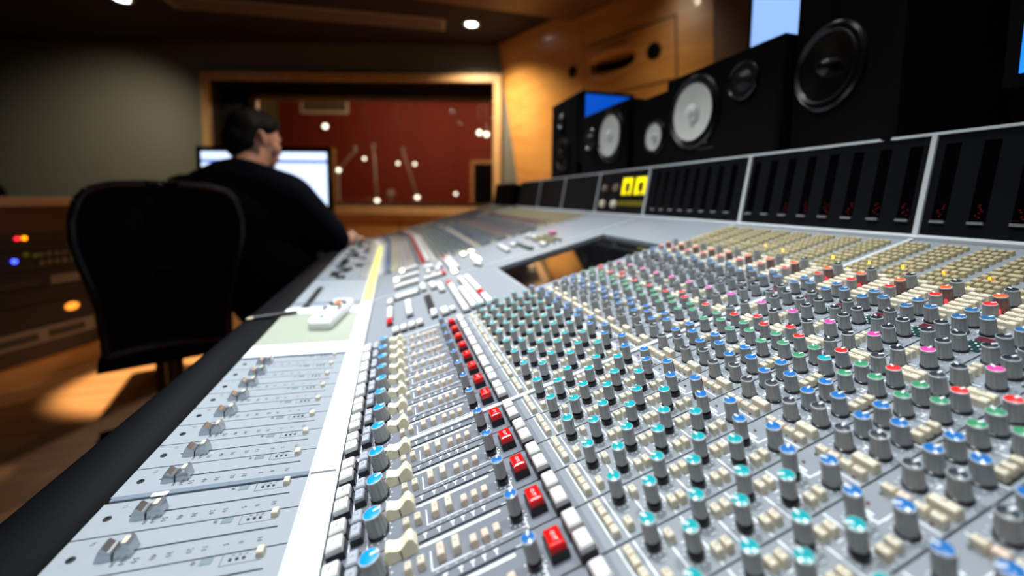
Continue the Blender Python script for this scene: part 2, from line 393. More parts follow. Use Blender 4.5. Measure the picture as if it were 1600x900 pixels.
def ych(i):
    g = .16 if i >= 2 else (0 if i >= -6 else -.16)
    if i >= 35: g += .16
    if i >= 43: g += .16
    return Y0 + i + g

# ---- knob meshes (units of channel pitch)
def knob(r0, r1, h, capm, body='knob_grey', n=24, skirt=None, line=False, low=False):
    b = MB()
    if low:
        n = 8
        b.lathe([(r0 * 1.06, 0), (r0 * 1.06, .1), (r0, .1), (r1, h), (r1 * .8, h)], n, ['knob_black', 'knob_black', body, 'knob_rim'])
        b.lathe([(r1 * .82, h), (0, h + .01)], n, [capm]); return b
    if skirt == 'slim':
        b.lathe([(.122, 0), (.126, .10), (.105, .135), (.062, .14), (.062, .155)], n, ['knob_black'] * 4)
        z0 = .15
    else:
        b.lathe([(r0 * 1.1, 0), (r0 * 1.08, .045), (r0, .05)], n, ['knob_black'] * 2); z0 = .05
    hh = h - z0
    b.lathe([(r0 * .93, z0), (r0, z0 + .01), (r0 * .5 + r1 * .5, z0 + hh * .5), (r1, h - .035)], n, [body] * 3, flute=.075, smooth=False)
    b.lathe([(r1, h - .035), (r1 * 1.03, h - .02), (r1 * 1.0, h), (r1 * .91, h + .004)], n, ['knob_rim'] * 3)
    b.lathe([(r1 * .91, h + .003), (r1 * .5, h + .016), (0, h + .02)], n, [capm] * 2)
    L = r1 * .95
    b.box((L * .58, 0, h + .019), (L * .84, r1 * .27, .012), 'pointer')
    if line: b.box((r1 * 1.0, 0, h * .52), (.03, .035, h * .9), 'knob_black')
    return b
KN = {}
def K(name, *a, **k):
    KN[name] = (knob(*a, **k), knob(*a, **{**k, 'low': True}))
S_ = dict(skirt='slim')
K('teal', .122, .122, .50, 'cap_teal', **S_); K('sblue', .12, .118, .52, 'cap_blue', **S_); K('slimblue_line', .13, .122, .50, 'cap_blue', skirt='slim', line=True)
K('mblue', .132, .124, .45, 'cap_blue'); K('lchar', .14, .122, .40, 'cap_char'); K('lblue', .138, .122, .40, 'cap_blue'); K('lgreen', .138, .122, .40, 'cap_green')
K('lred', .138, .122, .40, 'cap_red'); K('lpink', .138, .122, .40, 'cap_pink'); K('lblack', .138, .122, .40, 'cap_black'); K('ldeep', .138, .124, .40, 'cap_deep')
K('lteal', .138, .122, .40, 'cap_teal'); K('lorange', .145, .125, .42, 'cap_orange', 'knob_rust'); K('lblackt', .145, .122, .42, 'cap_black'); K('fblue', .185, .172, .46, 'cap_sky')
# ---- keys
def keyc(sx, sy, h, m, base=None, bh=.12, ch=.03, ink=None, txt=None, ts=.08):
    b = MB(); z = 0
    if base: b.box((0, 0, bh / 2), (sx * 1.16, sy * 1.1, bh), base); z = bh * .5
    b.cap((0, 0, z), (sx, sy, h - z), ch, m)
    if txt: text(b, txt, (0.0, 0), ts, ink or 'print_dark', z=h + .002)
    l = MB(); l.box((0, 0, h / 2), (sx, sy, h), m); return b, l
KN['b_sq'] = keyc(.125, .165, .17, 'beige', txt='IN', ts=.07)
KN['b_pk'] = keyc(.125, .165, .17, 'beige_pink', ink='ink_red', txt='S', ts=.08)
KN['b_hp'] = keyc(.125, .165, .17, 'beige', txt='B', ts=.08)
for j in range(4): KN['b_r%d' % j] = keyc(.125, .165, .15, 'beige', txt='%d' % (4 - j), ts=.09)
KN['b_tall'] = keyc(.13, .27, .17, 'beige', txt='A', ts=.09); KN['b_tallp'] = keyc(.13, .27, .17, 'beige_pink', ink='ink_red', txt='M', ts=.09)
KN['b_wide'] = keyc(.15, .40, .16, 'beige', txt='PRE', ts=.09); KN['b_big'] = keyc(.16, .34, .18, 'beige', txt='Ø', ts=.09)
KN['b_grid'] = keyc(.15, .135, .15, 'beige_dk', txt='-', ts=.08); KN['b_gridw'] = keyc(.16, .30, .15, 'beige_dk', txt='-', ts=.09)
KN['k_white'] = keyc(.29, .315, .30, 'key_white', 'key_base', .15, .05, txt='TRK', ts=.09)
KN['k_whitep'] = keyc(.29, .315, .30, 'key_white', 'key_base', .15, .05, 'ink_red', 'REC', .08)
KN['k_grey'] = keyc(.20, .30, .24, 'key_grey', 'key_base', .13, .04, txt='T', ts=.1)
KN['k_red'] = keyc(.27, .38, .30, 'key_red', 'key_base', .16, .045, 'pointer', 'CUT', .095)
KN['k_w2'] = keyc(.25, .345, .30, 'key_white', 'key_base', .16, .05, txt='SOLO', ts=.06)
KN['k_w3'] = keyc(.25, .345, .30, 'key_white', 'key_base', .16, .05, txt='AFL', ts=.06)
# cream small-fader cap: concave saddle with a groove
def saddle(L, Wd, mats, hs, groove, gm, chip=None):
    b = MB(); n = len(hs); vs = []
    for i in range(n):
        u = -L / 2 + L * i / (n - 1)
        for yy, k in ((-Wd / 2, 0), (-Wd / 2 * .86, 1), (Wd / 2 * .86, 1), (Wd / 2, 0)):
            vs.append((u, yy, 0 if k == 0 else hs[i]))
    fs = []
    for i in range(n - 1):
        for j in range(3): a = 4 * i + j; fs.append((a, a + 4, a + 5, a + 1))
    fs += [(0, 1, 2, 3), (4 * n - 1, 4 * n - 2, 4 * n - 3, 4 * n - 4)]
    b.add(vs, fs, mats)
    b.box((0, 0, groove / 2 + .004), (.016, Wd * .93, groove), gm)
    b.box((0, -Wd * .49, groove * .45), (.016, .03, groove * .9), gm)
    if chip: b.box((L * .27, -Wd * .02, chip), (L * .17, Wd * .55, .03), 'chip')
    return b
cr_hs = [.13, .235, .24, .21, .18, .168, .18, .215, .26, .285, .26, .13]
KN['cream'] = (saddle(.58, .30, 'cream', cr_hs, .15, 'print_dark'),) * 2
ch_hs = [.05, .16, .23, .245, .21, .175, .155, .145, .15, .175, .215, .265, .28, .22, .07]
KN['chrome'] = (saddle(.55, .31, 'chrome', ch_hs, .155, 'print_dark', .262),) * 2
def strip_ctrls():
    """(object name, mesh key, u, dy, rotation) for one channel strip on the sloped panel"""
    L = []; a = L.append
    a(('routing_key', 'k_white', -1.10, .29)); a(('routing_key', 'k_whitep', -1.10, -.12))
    a(('small_key', 'k_grey', -.75, .40)); a(('small_key', 'k_grey', -.75, .04))
    a(('fader_knob', 'fblue', -.36, -.04)); a(('small_fader_cap', 'cream', .08, .27))
    a(('square_button', 'b_hp', .19, -.21)); a(('square_button', 'b_hp', .41, -.21))
    a(('tall_button', 'b_tallp', .75, -.17)); a(('tall_button', 'b_tall', 1.02, -.17))
    for u in (1.32, 1.53, 1.74): a(('square_button', 'b_pk', u, -.27))
    a(('slim_knob', 'sblue', 2.14, -.15)); a(('red_key', 'k_red', 2.54, -.09))
    a(('white_key', 'k_w2', 2.94, .11)); a(('white_key', 'k_w3', 2.94, -.33))
    for j, dy in enumerate((.27, .09, -.12, -.31)): a(('route_button', 'b_r%d' % j, 3.48, dy))
    a(('slim_knob', 'teal', 3.88, .24)); a(('square_button', 'b_sq', 3.75, -.30))
    a(('slim_knob', 'teal', 4.32, -.17)); a(('square_button', 'b_sq', 4.15, .20))
    for k, u in enumerate((4.76, 5.21, 5.65, 6.10)):
        odd = k % 2; a(('slim_knob', 'teal', u, -.18 if odd else .22))
        for du in (-.18, 0): a(('square_button', 'b_sq', u + du, .20 if odd else -.31))
    a(('slim_knob', 'sblue', 6.54, .16)); a(('square_button', 'b_sq', 6.31, -.34)); a(('square_button', 'b_sq', 6.52, -.32))
    a(('slim_knob', 'mblue', 6.88, -.25))
    for dy, k in ((.23, 'b_sq'), (.04, 'b_pk'), (-.16, 'b_sq'), (-.36, 'b_sq')): a(('square_button', k, 7.32, dy))
    a(('wide_button', 'b_big', 7.58, -.28))
    for u, dy, k in ((7.73, .16, 'lchar'), (7.97, -.24, 'lchar'), (8.24, .19, 'lblue'), (8.48, -.23, 'lblue'), (8.72, .19, 'lblue'),
                     (9.22, .18, 'lgreen'), (9.46, -.23, 'lgreen'), (9.71, .19, 'lgreen'), (9.95, -.24, 'lred'), (10.21, .21, 'lred'),
                     (10.71, .16, 'lblack'), (10.99, -.21, 'lpink'), (11.50, -.18, 'lblack'), (11.79, .24, 'lblack'), (11.98, -.18, 'lblack'), (12.29, .27, 'lblack'),
                     (12.74, .20, 'ldeep'), (12.94, -.18, 'ldeep'), (13.18, .20, 'ldeep'), (13.67, .13, 'lred'), (14.15, .18, 'lorange'), (14.61, .20, 'lblackt')):
        a(('large_knob', k, u, dy))
    for u in (8.72, 8.91, 9.12): a(('square_button', 'b_sq', u, -.31))
    for u in (10.30, 10.50): a(('wide_button', 'b_wide', u, -.25))
    for u in (11.0, 11.17, 11.36): a(('square_button', 'b_sq', u, .23))
    a(('square_button', 'b_sq', 13.11, -.27))
    for u in (13.45, 13.69, 13.92, 14.17, 14.41, 14.66): a(('wide_button', 'b_wide', u, -.20))
    a(('wide_button', 'b_wide', 14.90, .18))
    for j in (0, 1): a(('selector_button', 'b_grid', 14.98, -.05 - .19 * j))
    for u in (15.30, 15.60, 15.93, 16.52, 16.83, 17.14, 17.43, 17.73, 18.03):
        for j in range(4): a(('selector_button', 'b_grid', u, .32 - .185 * j))
    a(('selector_bar', 'b_gridw', 16.22, .22)); a(('selector_bar', 'b_gridw', 16.22, -.15))
    return L
CT = strip_ctrls()
# ---- the strip plate with its printing
def arc_marks(b, u, y, r, n=9, s=.022):
    for i in range(n):
        t = math.radians(-150 + 300 * i / (n - 1)); b.box((u + r * math.cos(t), y + r * math.sin(t), .002), (s, s, .004), 'print_white')
def strip_mesh():
    b = MB(); y0, y1 = -.483, .483; z0 = -.12
    def pl(u0, u1, a, c, m): b.slab(u0, u1, a, c, z0, 0, m)
    sy = .29; sw = .028
    pl(-1.36, -.15, y0, y1, 'plate_low'); pl(-.15, 2.06, y0, sy - sw, 'plate_low'); pl(-.15, 2.06, sy + sw, y1, 'plate_low'); pl(2.06, 3.22, y0, y1, 'plate_low'); pl(3.22, 18.66, y0, y1, 'plate')
    def ln(u0, u1, a, c, m='print_white', z=.004): b.slab(min(u0, u1), max(u0, u1), min(a, c), max(a, c), 0, z, m)
    # white lines across the channel
    for u in (3.38, 3.66, 4.11, 4.54, 4.98, 5.43, 5.87, 6.30): ln(u - .014, u + .014, -.46, .46)
    ln(-.575, -.555, -.46, .46); ln(-.925, -.905, -.40, .47)
    # small fader: label band, T marks, white boxes
    ln(.12, .52, .185, .215); ln(.45, 1.9, .165, .225)
    for u in (.50, .76, 1.02, 1.22, 1.42, 1.63):
        ln(u - .012, u + .012, .345, .44); ln(u - .04, u + .04, .44, .468); ln(u - .024, u + .024, .42, .44)
    ln(.55, .57, -.38, .02); ln(.55, 2.25, -.39, -.37); ln(2.25, 2.27, -.44, .30)
    ln(1.95, 2.27, .30, .32)
    for t in range(8): ln(.62 + .16 * t, .66 + .16 * t, -.445, -.435, 'print_white')
    for u, dy in ((2.14, -.15),): arc_marks(b, u, dy, .17, 11, .03)
    arc_marks(b, -.36, -.04, .25, 11, .03)
    for n, k, u, dy in CT:
        if n == 'slim_knob' and u > 3: arc_marks(b, u, dy, .165, 11, .022); ln(u - .05, u + .05, dy + (.24 if dy < 0 else -.26), dy + (.26 if dy < 0 else -.24))
        if n == 'large_knob':
            for i in range(11):
                t = math.radians(-150 + 30 * i); c_, s_ = math.cos(t), math.sin(t); r = .185; h_ = .022
                b.add([(u + (r) * c_ - .006 * s_, dy + r * s_ + .006 * c_, .003), (u + r * c_ + .006 * s_, dy + r * s_ - .006 * c_, .003),
                       (u + (r + h_ * 1.6) * c_ + .006 * s_, dy + (r + h_ * 1.6) * s_ - .006 * c_, .003), (u + (r + h_ * 1.6) * c_ - .006 * s_, dy + (r + h_ * 1.6) * s_ + .006 * c_, .003)], [(0, 1, 2, 3)], 'print_white')
    # response-curve symbols printed between the large knobs, section rules
    for u in (7.42, 9.0, 9.98, 10.85, 11.62, 12.5, 13.32):
        ln(u, u + .02, -.05, .44)
    for u in (7.9, 8.38, 8.62, 9.34, 9.6, 10.1, 11.2, 11.9, 12.9, 13.9, 14.4):
        ln(u, u + .12, -.02, .0); ln(u + .1, u + .12, -.02, .05); ln(u + .02, u + .06, .38, .44)
    ln(6.72, 6.75, .0, .34); ln(6.75, 7.1, .0, .02); ln(7.08, 7.1, -.2, .0); ln(6.78, 6.83, .12, .42); ln(7.16, 7.18, -.46, -.05)
    # recess for the three EQ buttons
    b.slab(8.62, 9.22, -.43, -.19, 0, .003, 'dark'); ln(8.58, 8.61, -.45, -.02); ln(9.24, 9.27, -.45, .0)
    # LEDs and the green LED matrix
    for u, dy, m in ((6.94, .28, 'led_off'), (7.25, -.31, 'led_off'), (7.0, -.44, 'led_off'), (7.25, .3, 'led_green'), (7.26, -.12, 'led_green'), (10.9, .08, 'led_green'), (4.9, .44, 'led_off'), (5.35, -.02, 'led_green'), (5.8, .44, 'led_off'), (2.2, .15, 'dark')):
        b.lathe([(.028, 0), (.026, .02), (0, .034)], 8, [m] * 2, (u, dy, 0))
    b.slab(12.05, 12.55, -.44, -.10, 0, .012, 'pcb')
    for i in range(5):
        for j in range(4): b.box((12.1 + .1 * i, -.40 + .085 * j, .015), (.035, .03, .012), 'print_white' if (i + j) % 2 else 'led_green')
    b.slab(12.56, 12.75, -.46, -.12, 0, .01, 'led_off')
    for u in (11.3, 14.9):
        b.box((u, -.42, .006), (.06, .05, .012), 'dark')
    return b.mesh('channel_strip', P)
ME_STRIP = strip_mesh()
# fader strip plate
DIG = [(-4.91, '∞'), (-4.77, '60'), (-4.58, '50'), (-4.31, '40'), (-4.06, '30'), (-3.74, '20'), (-3.50, '10'), (-3.15, '5'), (-2.90, '0'), (-2.58, '10')]
def fader_mesh():
    b = MB(); z0 = -.12
    b.slab(-5.97, -5.3, -.483, .483, z0, 0, 'fader_plate'); b.slab(-5.3, -2.33, -.483, -.022, z0, 0, 'fader_plate'); b.slab(-5.3, -2.33, .022, .483, z0, 0, 'fader_plate'); b.slab(-2.33, -2.03, -.483, .483, z0, 0, 'fader_plate')
    for u, t in DIG: text(b, t, (u, -.27), .14, 'print_dark', z=.004)
    b.box((-3.35, .40, .003), (.20, .15, .006), 'dark', mt='lcd')
    text(b, 'dB', (-3.56, .41), .10, 'print_dark', z=.004)
    for k, u in enumerate((-2.95, -2.84, -2.73)):
        b.lathe([(.032, 0), (.028, .02), (0, .03)], 8, ['print_dark'] * 2, (u, .33, 0)); text(b, 'AMR'[k], (u + .02, .43), .07, 'print_dark', z=.004)
    for a in ((-3.10, -3.09, .22, .47), (-3.10, -2.42, .22, .23)): b.slab(a[0], a[1], a[2], a[3], 0, .003, 'print_dark')
    b.lathe([(.07, 0), (.07, .02), (.03, .024), (0, .008)], 12, ['dark', 'dark', 'black_matte'], (-5.66, 0, 0))
    text(b, '12', (-5.52, .33), .11, 'print_dark', z=.004)
    return b.mesh('fader_strip', P)
ME_FSTRIP = fader_mesh()
KN['f_btn'] = keyc(.13, .17, .13, 'beige')
MESH = {}
def mesh_of(k):
    if k not in MESH: MESH[k] = KN[k][0].mesh(k, P)
    return MESH[k]
CH = list(range(-14, 2)) + list(range(2, 10))
FARC = [i for i in range(27, 51)]
strips = {}
WING = [('w', j) for j in range(8)]
for i in CH + FARC + WING:
    s_ = obj('channel_strip', ME_STRIP, con); f_ = obj('fader_strip', ME_FSTRIP, con)
    if isinstance(i, tuple): yy = yq(BEND + .7 + i[1]); wg = True
    else: yy = ych(i); wg = False
    place(s_, 's', yy, wg); place(f_, 'f', yy, wg); strips[i] = (s_, f_, yy)
f_px = 648.64
def project(p):
    d = Vector(p) - Vector((0, 0, H)); dep = d.dot(Fv)
    if dep < .03: return None
    return 800 + f_px * d.dot(Rv) / dep, 367 - f_px * d.dot(Uv) / dep, dep
def world(i, kind, u, dy):
    A_, T_ = (SA, TH) if kind == 's' else (FA, TF)
    return (u * math.cos(T_) * P, (strips[i][2] + dy) * P, H + A_ * P + u * math.sin(T_) * P)
items = {}
for i in CH:
    for n, k, u, dy in CT: items.setdefault(n, []).append((i, 's', k, u, dy))
    items.setdefault('fader_cap', []).append((i, 'f', 'chrome', -4.94, -.04)); items.setdefault('status_button', []).append((i, 'f', 'f_btn', -2.46, .35))
left = {}
for n, L in items.items():
    sc = []
    for it in L:
        q = project(world(it[0], it[1], it[3], it[4]))
        if q and -40 < q[0] < 1640 and -40 < q[1] < 960: sc.append((q[2], it))
        elif it[0] >= -9: left.setdefault((it[0], it[1]), []).append(it[2:])
    sc.sort(key=lambda t: t[0])
    for d_, it in sc[:295]:
        i, kd, k, u, dy = it; k2 = k; rz = 0
        if 'knob' in n:
            rz = random.choice([PI * .5, PI * .55, PI * .62, PI * .4, PI * .5, PI * .75, PI * .2]) if n == 'slim_knob' else random.choice([-.4, 0, .3, -.6, -.2, .9])
            if k == 'teal': rz = random.choice([2.4, 2.2, 2.6, 2.0, 1.5, 2.3])
            if k == 'fblue': rz = random.choice([.2, .15, 1.9, -2.6, .4])
            if k == 'mblue' and i in (-1, 0, 3): k2 = 'slimblue_line'; rz = -.3
            if k == 'lgreen' and u < 9.5 and i == -2 and dy < 0: k2 = 'lteal'
            if k == 'lred' and u > 10.1 and u < 10.5 and i % 4 in (2, 0, 1) and i != 0: k2 = 'lchar'
        if n == 'small_fader_cap': u += random.uniform(-.01, .01)
        if n == 'fader_cap': u += random.uniform(-.015, .02)
        par = strips[i][0 if kd == 's' else 1]
        obj(n, mesh_of(k2), par, (u * P, dy * P, 0), (0, 0, rz))
    for d_, it in sc[295:]: left.setdefault((it[0], it[1]), []).append(it[2:])
def join_low(lst, lowpoly=True):
    kn, bt = MB(), MB()
    for k, u, dy in lst:
        t = kn if k in ('fblue', 'teal', 'sblue', 'mblue') or k[0] == 'l' else bt
        t.merge(KN[k][1], (u, dy, 0))
    return kn, bt
for (i, kd), lst in left.items():
    kn, bt = join_low(lst)
    for nm, b in (('rotary_knobs', kn), ('push_buttons', bt)):
        if b.f: obj(nm, b.mesh(nm, P), strips[i][0 if kd == 's' else 1], kind='stuff')
lst = [(k, u, dy) for n, k, u, dy in CT]
kn, bt = join_low(lst); me_kn = kn.mesh('rotary_knobs', P); me_bt = bt.mesh('push_buttons', P)
KN['dcap'] = (saddle(.7, .34, 'dark', ch_hs, .19, 'print_dark'),) * 2
me_dc = mesh_of('dcap')
rf = random.Random(3)
for i in FARC + WING:
    obj('rotary_knobs', me_kn, strips[i][0], kind='stuff'); obj('push_buttons', me_bt, strips[i][0], kind='stuff')
    obj('fader_cap', me_dc, strips[i][1], (rf.choice([-4.8, -4.2, -4.0, -3.2, -4.8]) * P, 0, 0)); obj('status_button', mesh_of('f_btn'), strips[i][1], (-2.46 * P, .35 * P, 0))
# lit LEDs on the near strips
for i, u, dy, m in ((-2, 13.92, .07, 'led_red'), (-3, 13.92, .11, 'led_red'), (-2, 14.95, .16, 'led_yellow'), (-1, 15.76, .10, 'led_amber'), (-2, 15.76, .14, 'led_amber'), (1, 15.7, .0, 'led_yellow'),
                    (0, 15.76, .10, 'led_yellow'), (0, 13.92, .1, 'led_red'), (1, 13.92, .1, 'led_red'), (2, 15.8, .1, 'led_yellow'), (4, 15.8, .1, 'led_yellow'), (1, 14.95, .16, 'led_yellow'), (5, 16, .1, 'led_yellow')):
    b = MB(); b.lathe([(.028, 0), (.028, .15), (.02, .175), (0, .18)], 10, [m] * 3); obj('lit_lamp', b.mesh('lit_lamp', P), strips[i][0], (u * P, dy * P, 0))

# ---- long white writing strip, metal trims, bars
def fbox(name, u0, u1, q0, q1, z0, z1, m, kind='f', wing=False, parent=con):
    b = MB(); b.slab(u0 * P, u1 * P, 0, (q1 - q0) * P, z0 * P, z1 * P, m)
    o = obj(name, b, parent); place(o, kind, yq(q0), wing); return o
for q0, q1 in ((-14.8, -6.75), (-6.64, 1.37), (1.46, 9.5), (9.62, 18.8)):
    o = fbox('writing_strip', -1.98, -1.43, q0, q1, -.12, .012, 'paper')
    b = MB(); b.slab(-1.70 * P, -1.694 * P, .02, (q1 - q0) * P - .02, 0, .013 * P, 'fader_plate')
    for k in range(1, 8): b.slab(-1.97 * P, -1.44 * P, k * P, k * P + .0002, 0, .013 * P, 'fader_plate')
    obj('printed_rule', b, o)
fbox('writing_strip', -1.98, -1.43, 18.9, 50.9, -.12, .02, 'paper_yellow'); fbox('writing_strip', -1.98, -1.43, 51, 59.6, -.12, .012, 'paper', wing=True)
fbox('edge_rail', -1.42, -1.34, -14.8, 51, -.12, .05, 'alu'); fbox('edge_rail', -1.42, -1.34, 51, 59.8, -.12, .05, 'alu', wing=True)
fbox('edge_rail', -2.03, -1.985, -14.8, 51, -.12, .03, 'alu')
for q in (-6.66, 1.42, 9.58, 18.58, 26.58, 34.66, 42.82):
    fbox('bay_divider', -1.34, 18.7, q - .07, q + .07, -.12, .05, 'alu', 's'); fbox('bay_bar', -5.9, -2.03, q - .07, q + .07, -.12, .04, 'bar_blue', 'f')
fbox('bay_bar', -5.15, -4.85, 1.30, 1.42, .04, .06, 'paper', 'f')
fbox('top_rail', 18.68, 19.05, -14.8, 51, -.1, .12, 'alu', 's'); fbox('top_rail', 18.68, 19.05, 51, 59.8, -.1, .12, 'alu', 's', True)

# ---- centre section: fader side
fbox('blank_panel', -5.97, -2.03, 9.66, 11.1, -.12, .0, 'paper'); fbox('blank_panel', -5.97, -2.03, 11.12, 16.1, -.12, 0, 'khaki')
fbox('blank_panel', -5.97, -2.03, 16.12, 17.3, -.12, .06, 'paper'); fbox('blank_panel', -5.97, -2.03, 17.32, 18.5, -.12, 0, 'fader_plate'); fbox('blank_panel', -5.97, -2.03, 18.66, 26.5, -.12, 0, 'fader_plate')
fbox('black_slot', -5.3, -4.9, 17.5, 23.5, 0, .03, 'dark')
for k in range(8): fbox('rule', -4.6, -2.3, 18.2 + k, 18.26 + k, 0, .01, 'alu')
# centre section: sloped side
b = MB()
def cs(u0, u1, q0, q1, m='plate'): b.slab(u0 * P, u1 * P, q0 * P, q1 * P, -.12 * P, 0, m)
cs(-1.34, 6.7, 9.66, 18.5); cs(6.7, 14.6, 9.66, 10.35); cs(6.7, 14.6, 17.0, 18.5); cs(14.6, 18.66, 9.66, 18.5); cs(-1.34, 18.66, 18.66, 26.5)
o = obj('centre_panel', b, con); place(o, 's', yq(0)); cpan = o
b = MB(); b.slab(6.5 * P, 14.8 * P, 10.2 * P, 17.1 * P, -.30 * P, -.2 * P, 'glass_black'); o = obj('recessed_screen', b, con); place(o, 's', yq(0))
b = MB()
for a in ((6.55, 6.7, 10.2, 17.1), (14.6, 14.75, 10.2, 17.1), (6.7, 14.6, 10.2, 10.35), (6.7, 14.6, 17.0, 17.15)): b.slab(a[0] * P, a[1] * P, a[2] * P, a[3] * P, -.3 * P, .01 * P, 'fader_plate')
o = obj('screen_bezel', b, con); place(o, 's', yq(0))
_ck = {}
def ckey(u, q, su, sy_, m, base='key_base', h=.26):
    k = (su, sy_, m, h)
    if k not in _ck:
        b = MB(); b.box((0, 0, .06), (su * 1.12, sy_ + .05, .12), base); b.cap((0, 0, .06), (su, sy_, h - .06), .04, m); _ck[k] = b.mesh('key', P)
    return obj('push_key', _ck[k], cpan, (u * P, q * P, 0))
W_, R_, G_, LT = 'key_white', 'key_red', 'key_grey', 'lit_key'
for u in (.09, .45, .84, 1.21): ckey(u, 10.5, .28, .5, W_)
ckey(-.21, 12.2, .26, .6, R_); ckey(-.2, 13.9, .26, 2.2, W_); ckey(-.2, 16.3, .3, .9, W_); ckey(.81, 13.8, .3, 3.0, W_); ckey(.8, 16.9, 1.4, .7, W_)
ckey(1.93, 13.6, .34, 3.4, 'dark', h=.08); ckey(1.95, 11.0, .3, .45, W_); ckey(1.97, 11.5, .3, .45, W_); ckey(2.48, 11.0, .34, .9, W_); ckey(2.86, 10.9, .26, .45, W_)
ckey(1.86, 17.6, .3, 1.6, W_); ckey(2.46, 17.2, .3, 1.5, W_); ckey(2.85, 16.2, .3, 2.2, W_)
for u, q0, q1, reds in ((3.42, 9.9, 17.0, (16.6,)), (3.84, 10.1, 15.2, ()), (4.2, 10.1, 17.4, ()), (4.6, 10.0, 17.6, (12.3, 16.9))):
    q = q0
    while q + .85 < q1:
        c_ = q + .43; m_ = W_
        for r_ in reds:
            if abs(c_ - r_) < .43: m_ = R_
        ckey(u, c_, .3, .8, m_); q += .86
for u in (.2, .46, .74, 1.03, 1.32, 1.6): ckey(u, 20.1, .22, .8, W_)
for u in (2.25, 2.5, 2.75, 3.0, 3.25, 3.5): ckey(u, 20.0, .22, .8, R_ if u > 3.4 else W_)
ckey(.22, 22.5, .3, .8, LT)
for u in (.55, .85, 1.15, 1.45, 1.75): ckey(u, 22.8, .24, .8, W_)
ckey(.70, 25.6, .3, .8, LT)
for u in (1.0, 1.3, 1.6, 1.9): ckey(u, 25.6, .24, .8, W_)
for u, q in ((2.58, 24.1), (2.91, 23.9), (3.6, 23.3), (2.6, 22.1), (3.3, 22.0)): ckey(u, q, .3, 1.2, W_)
for u, m_ in ((4.2, R_), (4.56, W_)):
    for k in range(6): ckey(u, 25.4 - k * .95, .28, .85, m_ if k == 0 else W_)
ckey(4.2, 19.4, .34, .9, LT); ckey(5.81, 25.0, .34, .9, LT); ckey(6.5, 25.0, .34, .9, LT); ckey(6.2, 22.2, .34, .9, LT); ckey(6.24, 21.0, .34, .9, LT)
for u, q in ((5.9, 20.0), (6.0, 19.3), (8.6, 21.2), (8.65, 22.4), (8.7, 23.6), (9.5, 22.5), (11.4, 24.2), (11.5, 23.0), (10.9, 19.4)): ckey(u, q, .3, .9, W_)
ckey(12.9, 22.4, .4, .8, 'cap_pink')
for k in range(7):
    for j in range(3): ckey(11.2 + j * .5, 19.2 + k * .55, .16, .3, 'beige_dk')
    ckey(9.9, 19.2 + k * .6, .3, .3, 'led_green')

# ---- body, armrest, legs
def body(y0, y1, wing):
    b = MB()
    zf = lambda x: FA + FB * x; zs = lambda x: SA + SB * x
    pts = [(-6.0, zf(-6) - .9), (-1.35, zf(-1.35) - 1.2), (18.2, zs(18.2) - 1.6), (18.9, zs(18.9) - .3), (24.5, 1.9), (24.5, -9), (12, -13), (-4.5, -10.6), (-6.0, -9.2)]
    b.prism([(x * P, z * P) for x, z in pts], 0, (y1 - y0) * P, 'black_matte')
    o = obj('console_body', b, con); place(o, 'w', y0, wing)
    b = MB(); n = 14; pr = []
    for k in range(n + 1):
        t = PI * (1 - k / n); pr.append((-6.98 + .98 * math.cos(t), -6.95 + .42 * math.sin(t)))
    pr += [(-6.0, -9.0), (-6.8, -9.2), (-7.9, -8.2)]
    b.prism([(x * P, z * P) for x, z in pr], 0, (y1 - y0) * P, 'leather'); b.sm = [True if k > 1 and k < n + 2 else False for k in range(len(b.f))]
    o = obj('armrest', b, con); place(o, 'w', y0, wing)
body(yq(-15), yq(BEND), False); body(yq(BEND) + .3, yq(BEND + 8.9), True)
for q in (-12, 12, 26, 48):
    b = MB(); b.slab(1.5 * P, 20 * P, 0, 2.2 * P, -H, -10.8 * P + .0, 'black_matte'); o = obj('pedestal', b, con); place(o, 'w', yq(q))
# wedge between the straight run and the angled wing
b = MB(); pts = [(-6, -6.6), (-1.35, -6.68), (18.6, -1.2), (24, 1.7)]
wv = []
R3 = Matrix.Rotation(PHI, 3, 'Z')
for x, z in pts:
    for dz in (-1.3, 0):
        a = Vector((x * P, yq(BEND) * P, (z + dz) * P + H)); c2 = PIV + R3 @ (Vector((x * P, (yq(BEND) + .3) * P, 0)) - PIV)
        wv += [tuple(a), (c2.x, c2.y, (z + dz) * P + H)]
fs = []
for k in range(3):
    a = 4 * k; fs += [(a + 2, a + 3, a + 7, a + 6), (a, a + 4, a + 5, a + 1), (a, a + 2, a + 6, a + 4), (a + 1, a + 5, a + 7, a + 3)]
fs += [(0, 1, 3, 2), (12, 14, 15, 13)]
b.add(wv, fs, 'plate'); obj('wedge_panel', b, con)
# end cheek of the wing
b = MB(); pts = [(-6.4, -6.4), (-1.3, -6.4), (18.9, -.8), (24.6, 2.2), (24.6, -9), (12, -13), (-4.5, -10.6), (-6.4, -9.2)]
b.prism([(x * P, z * P) for x, z in pts], 0, .5 * P, 'alu'); o = obj('end_cheek', b, con); place(o, 'w', yq(BEND + 8.9), True)

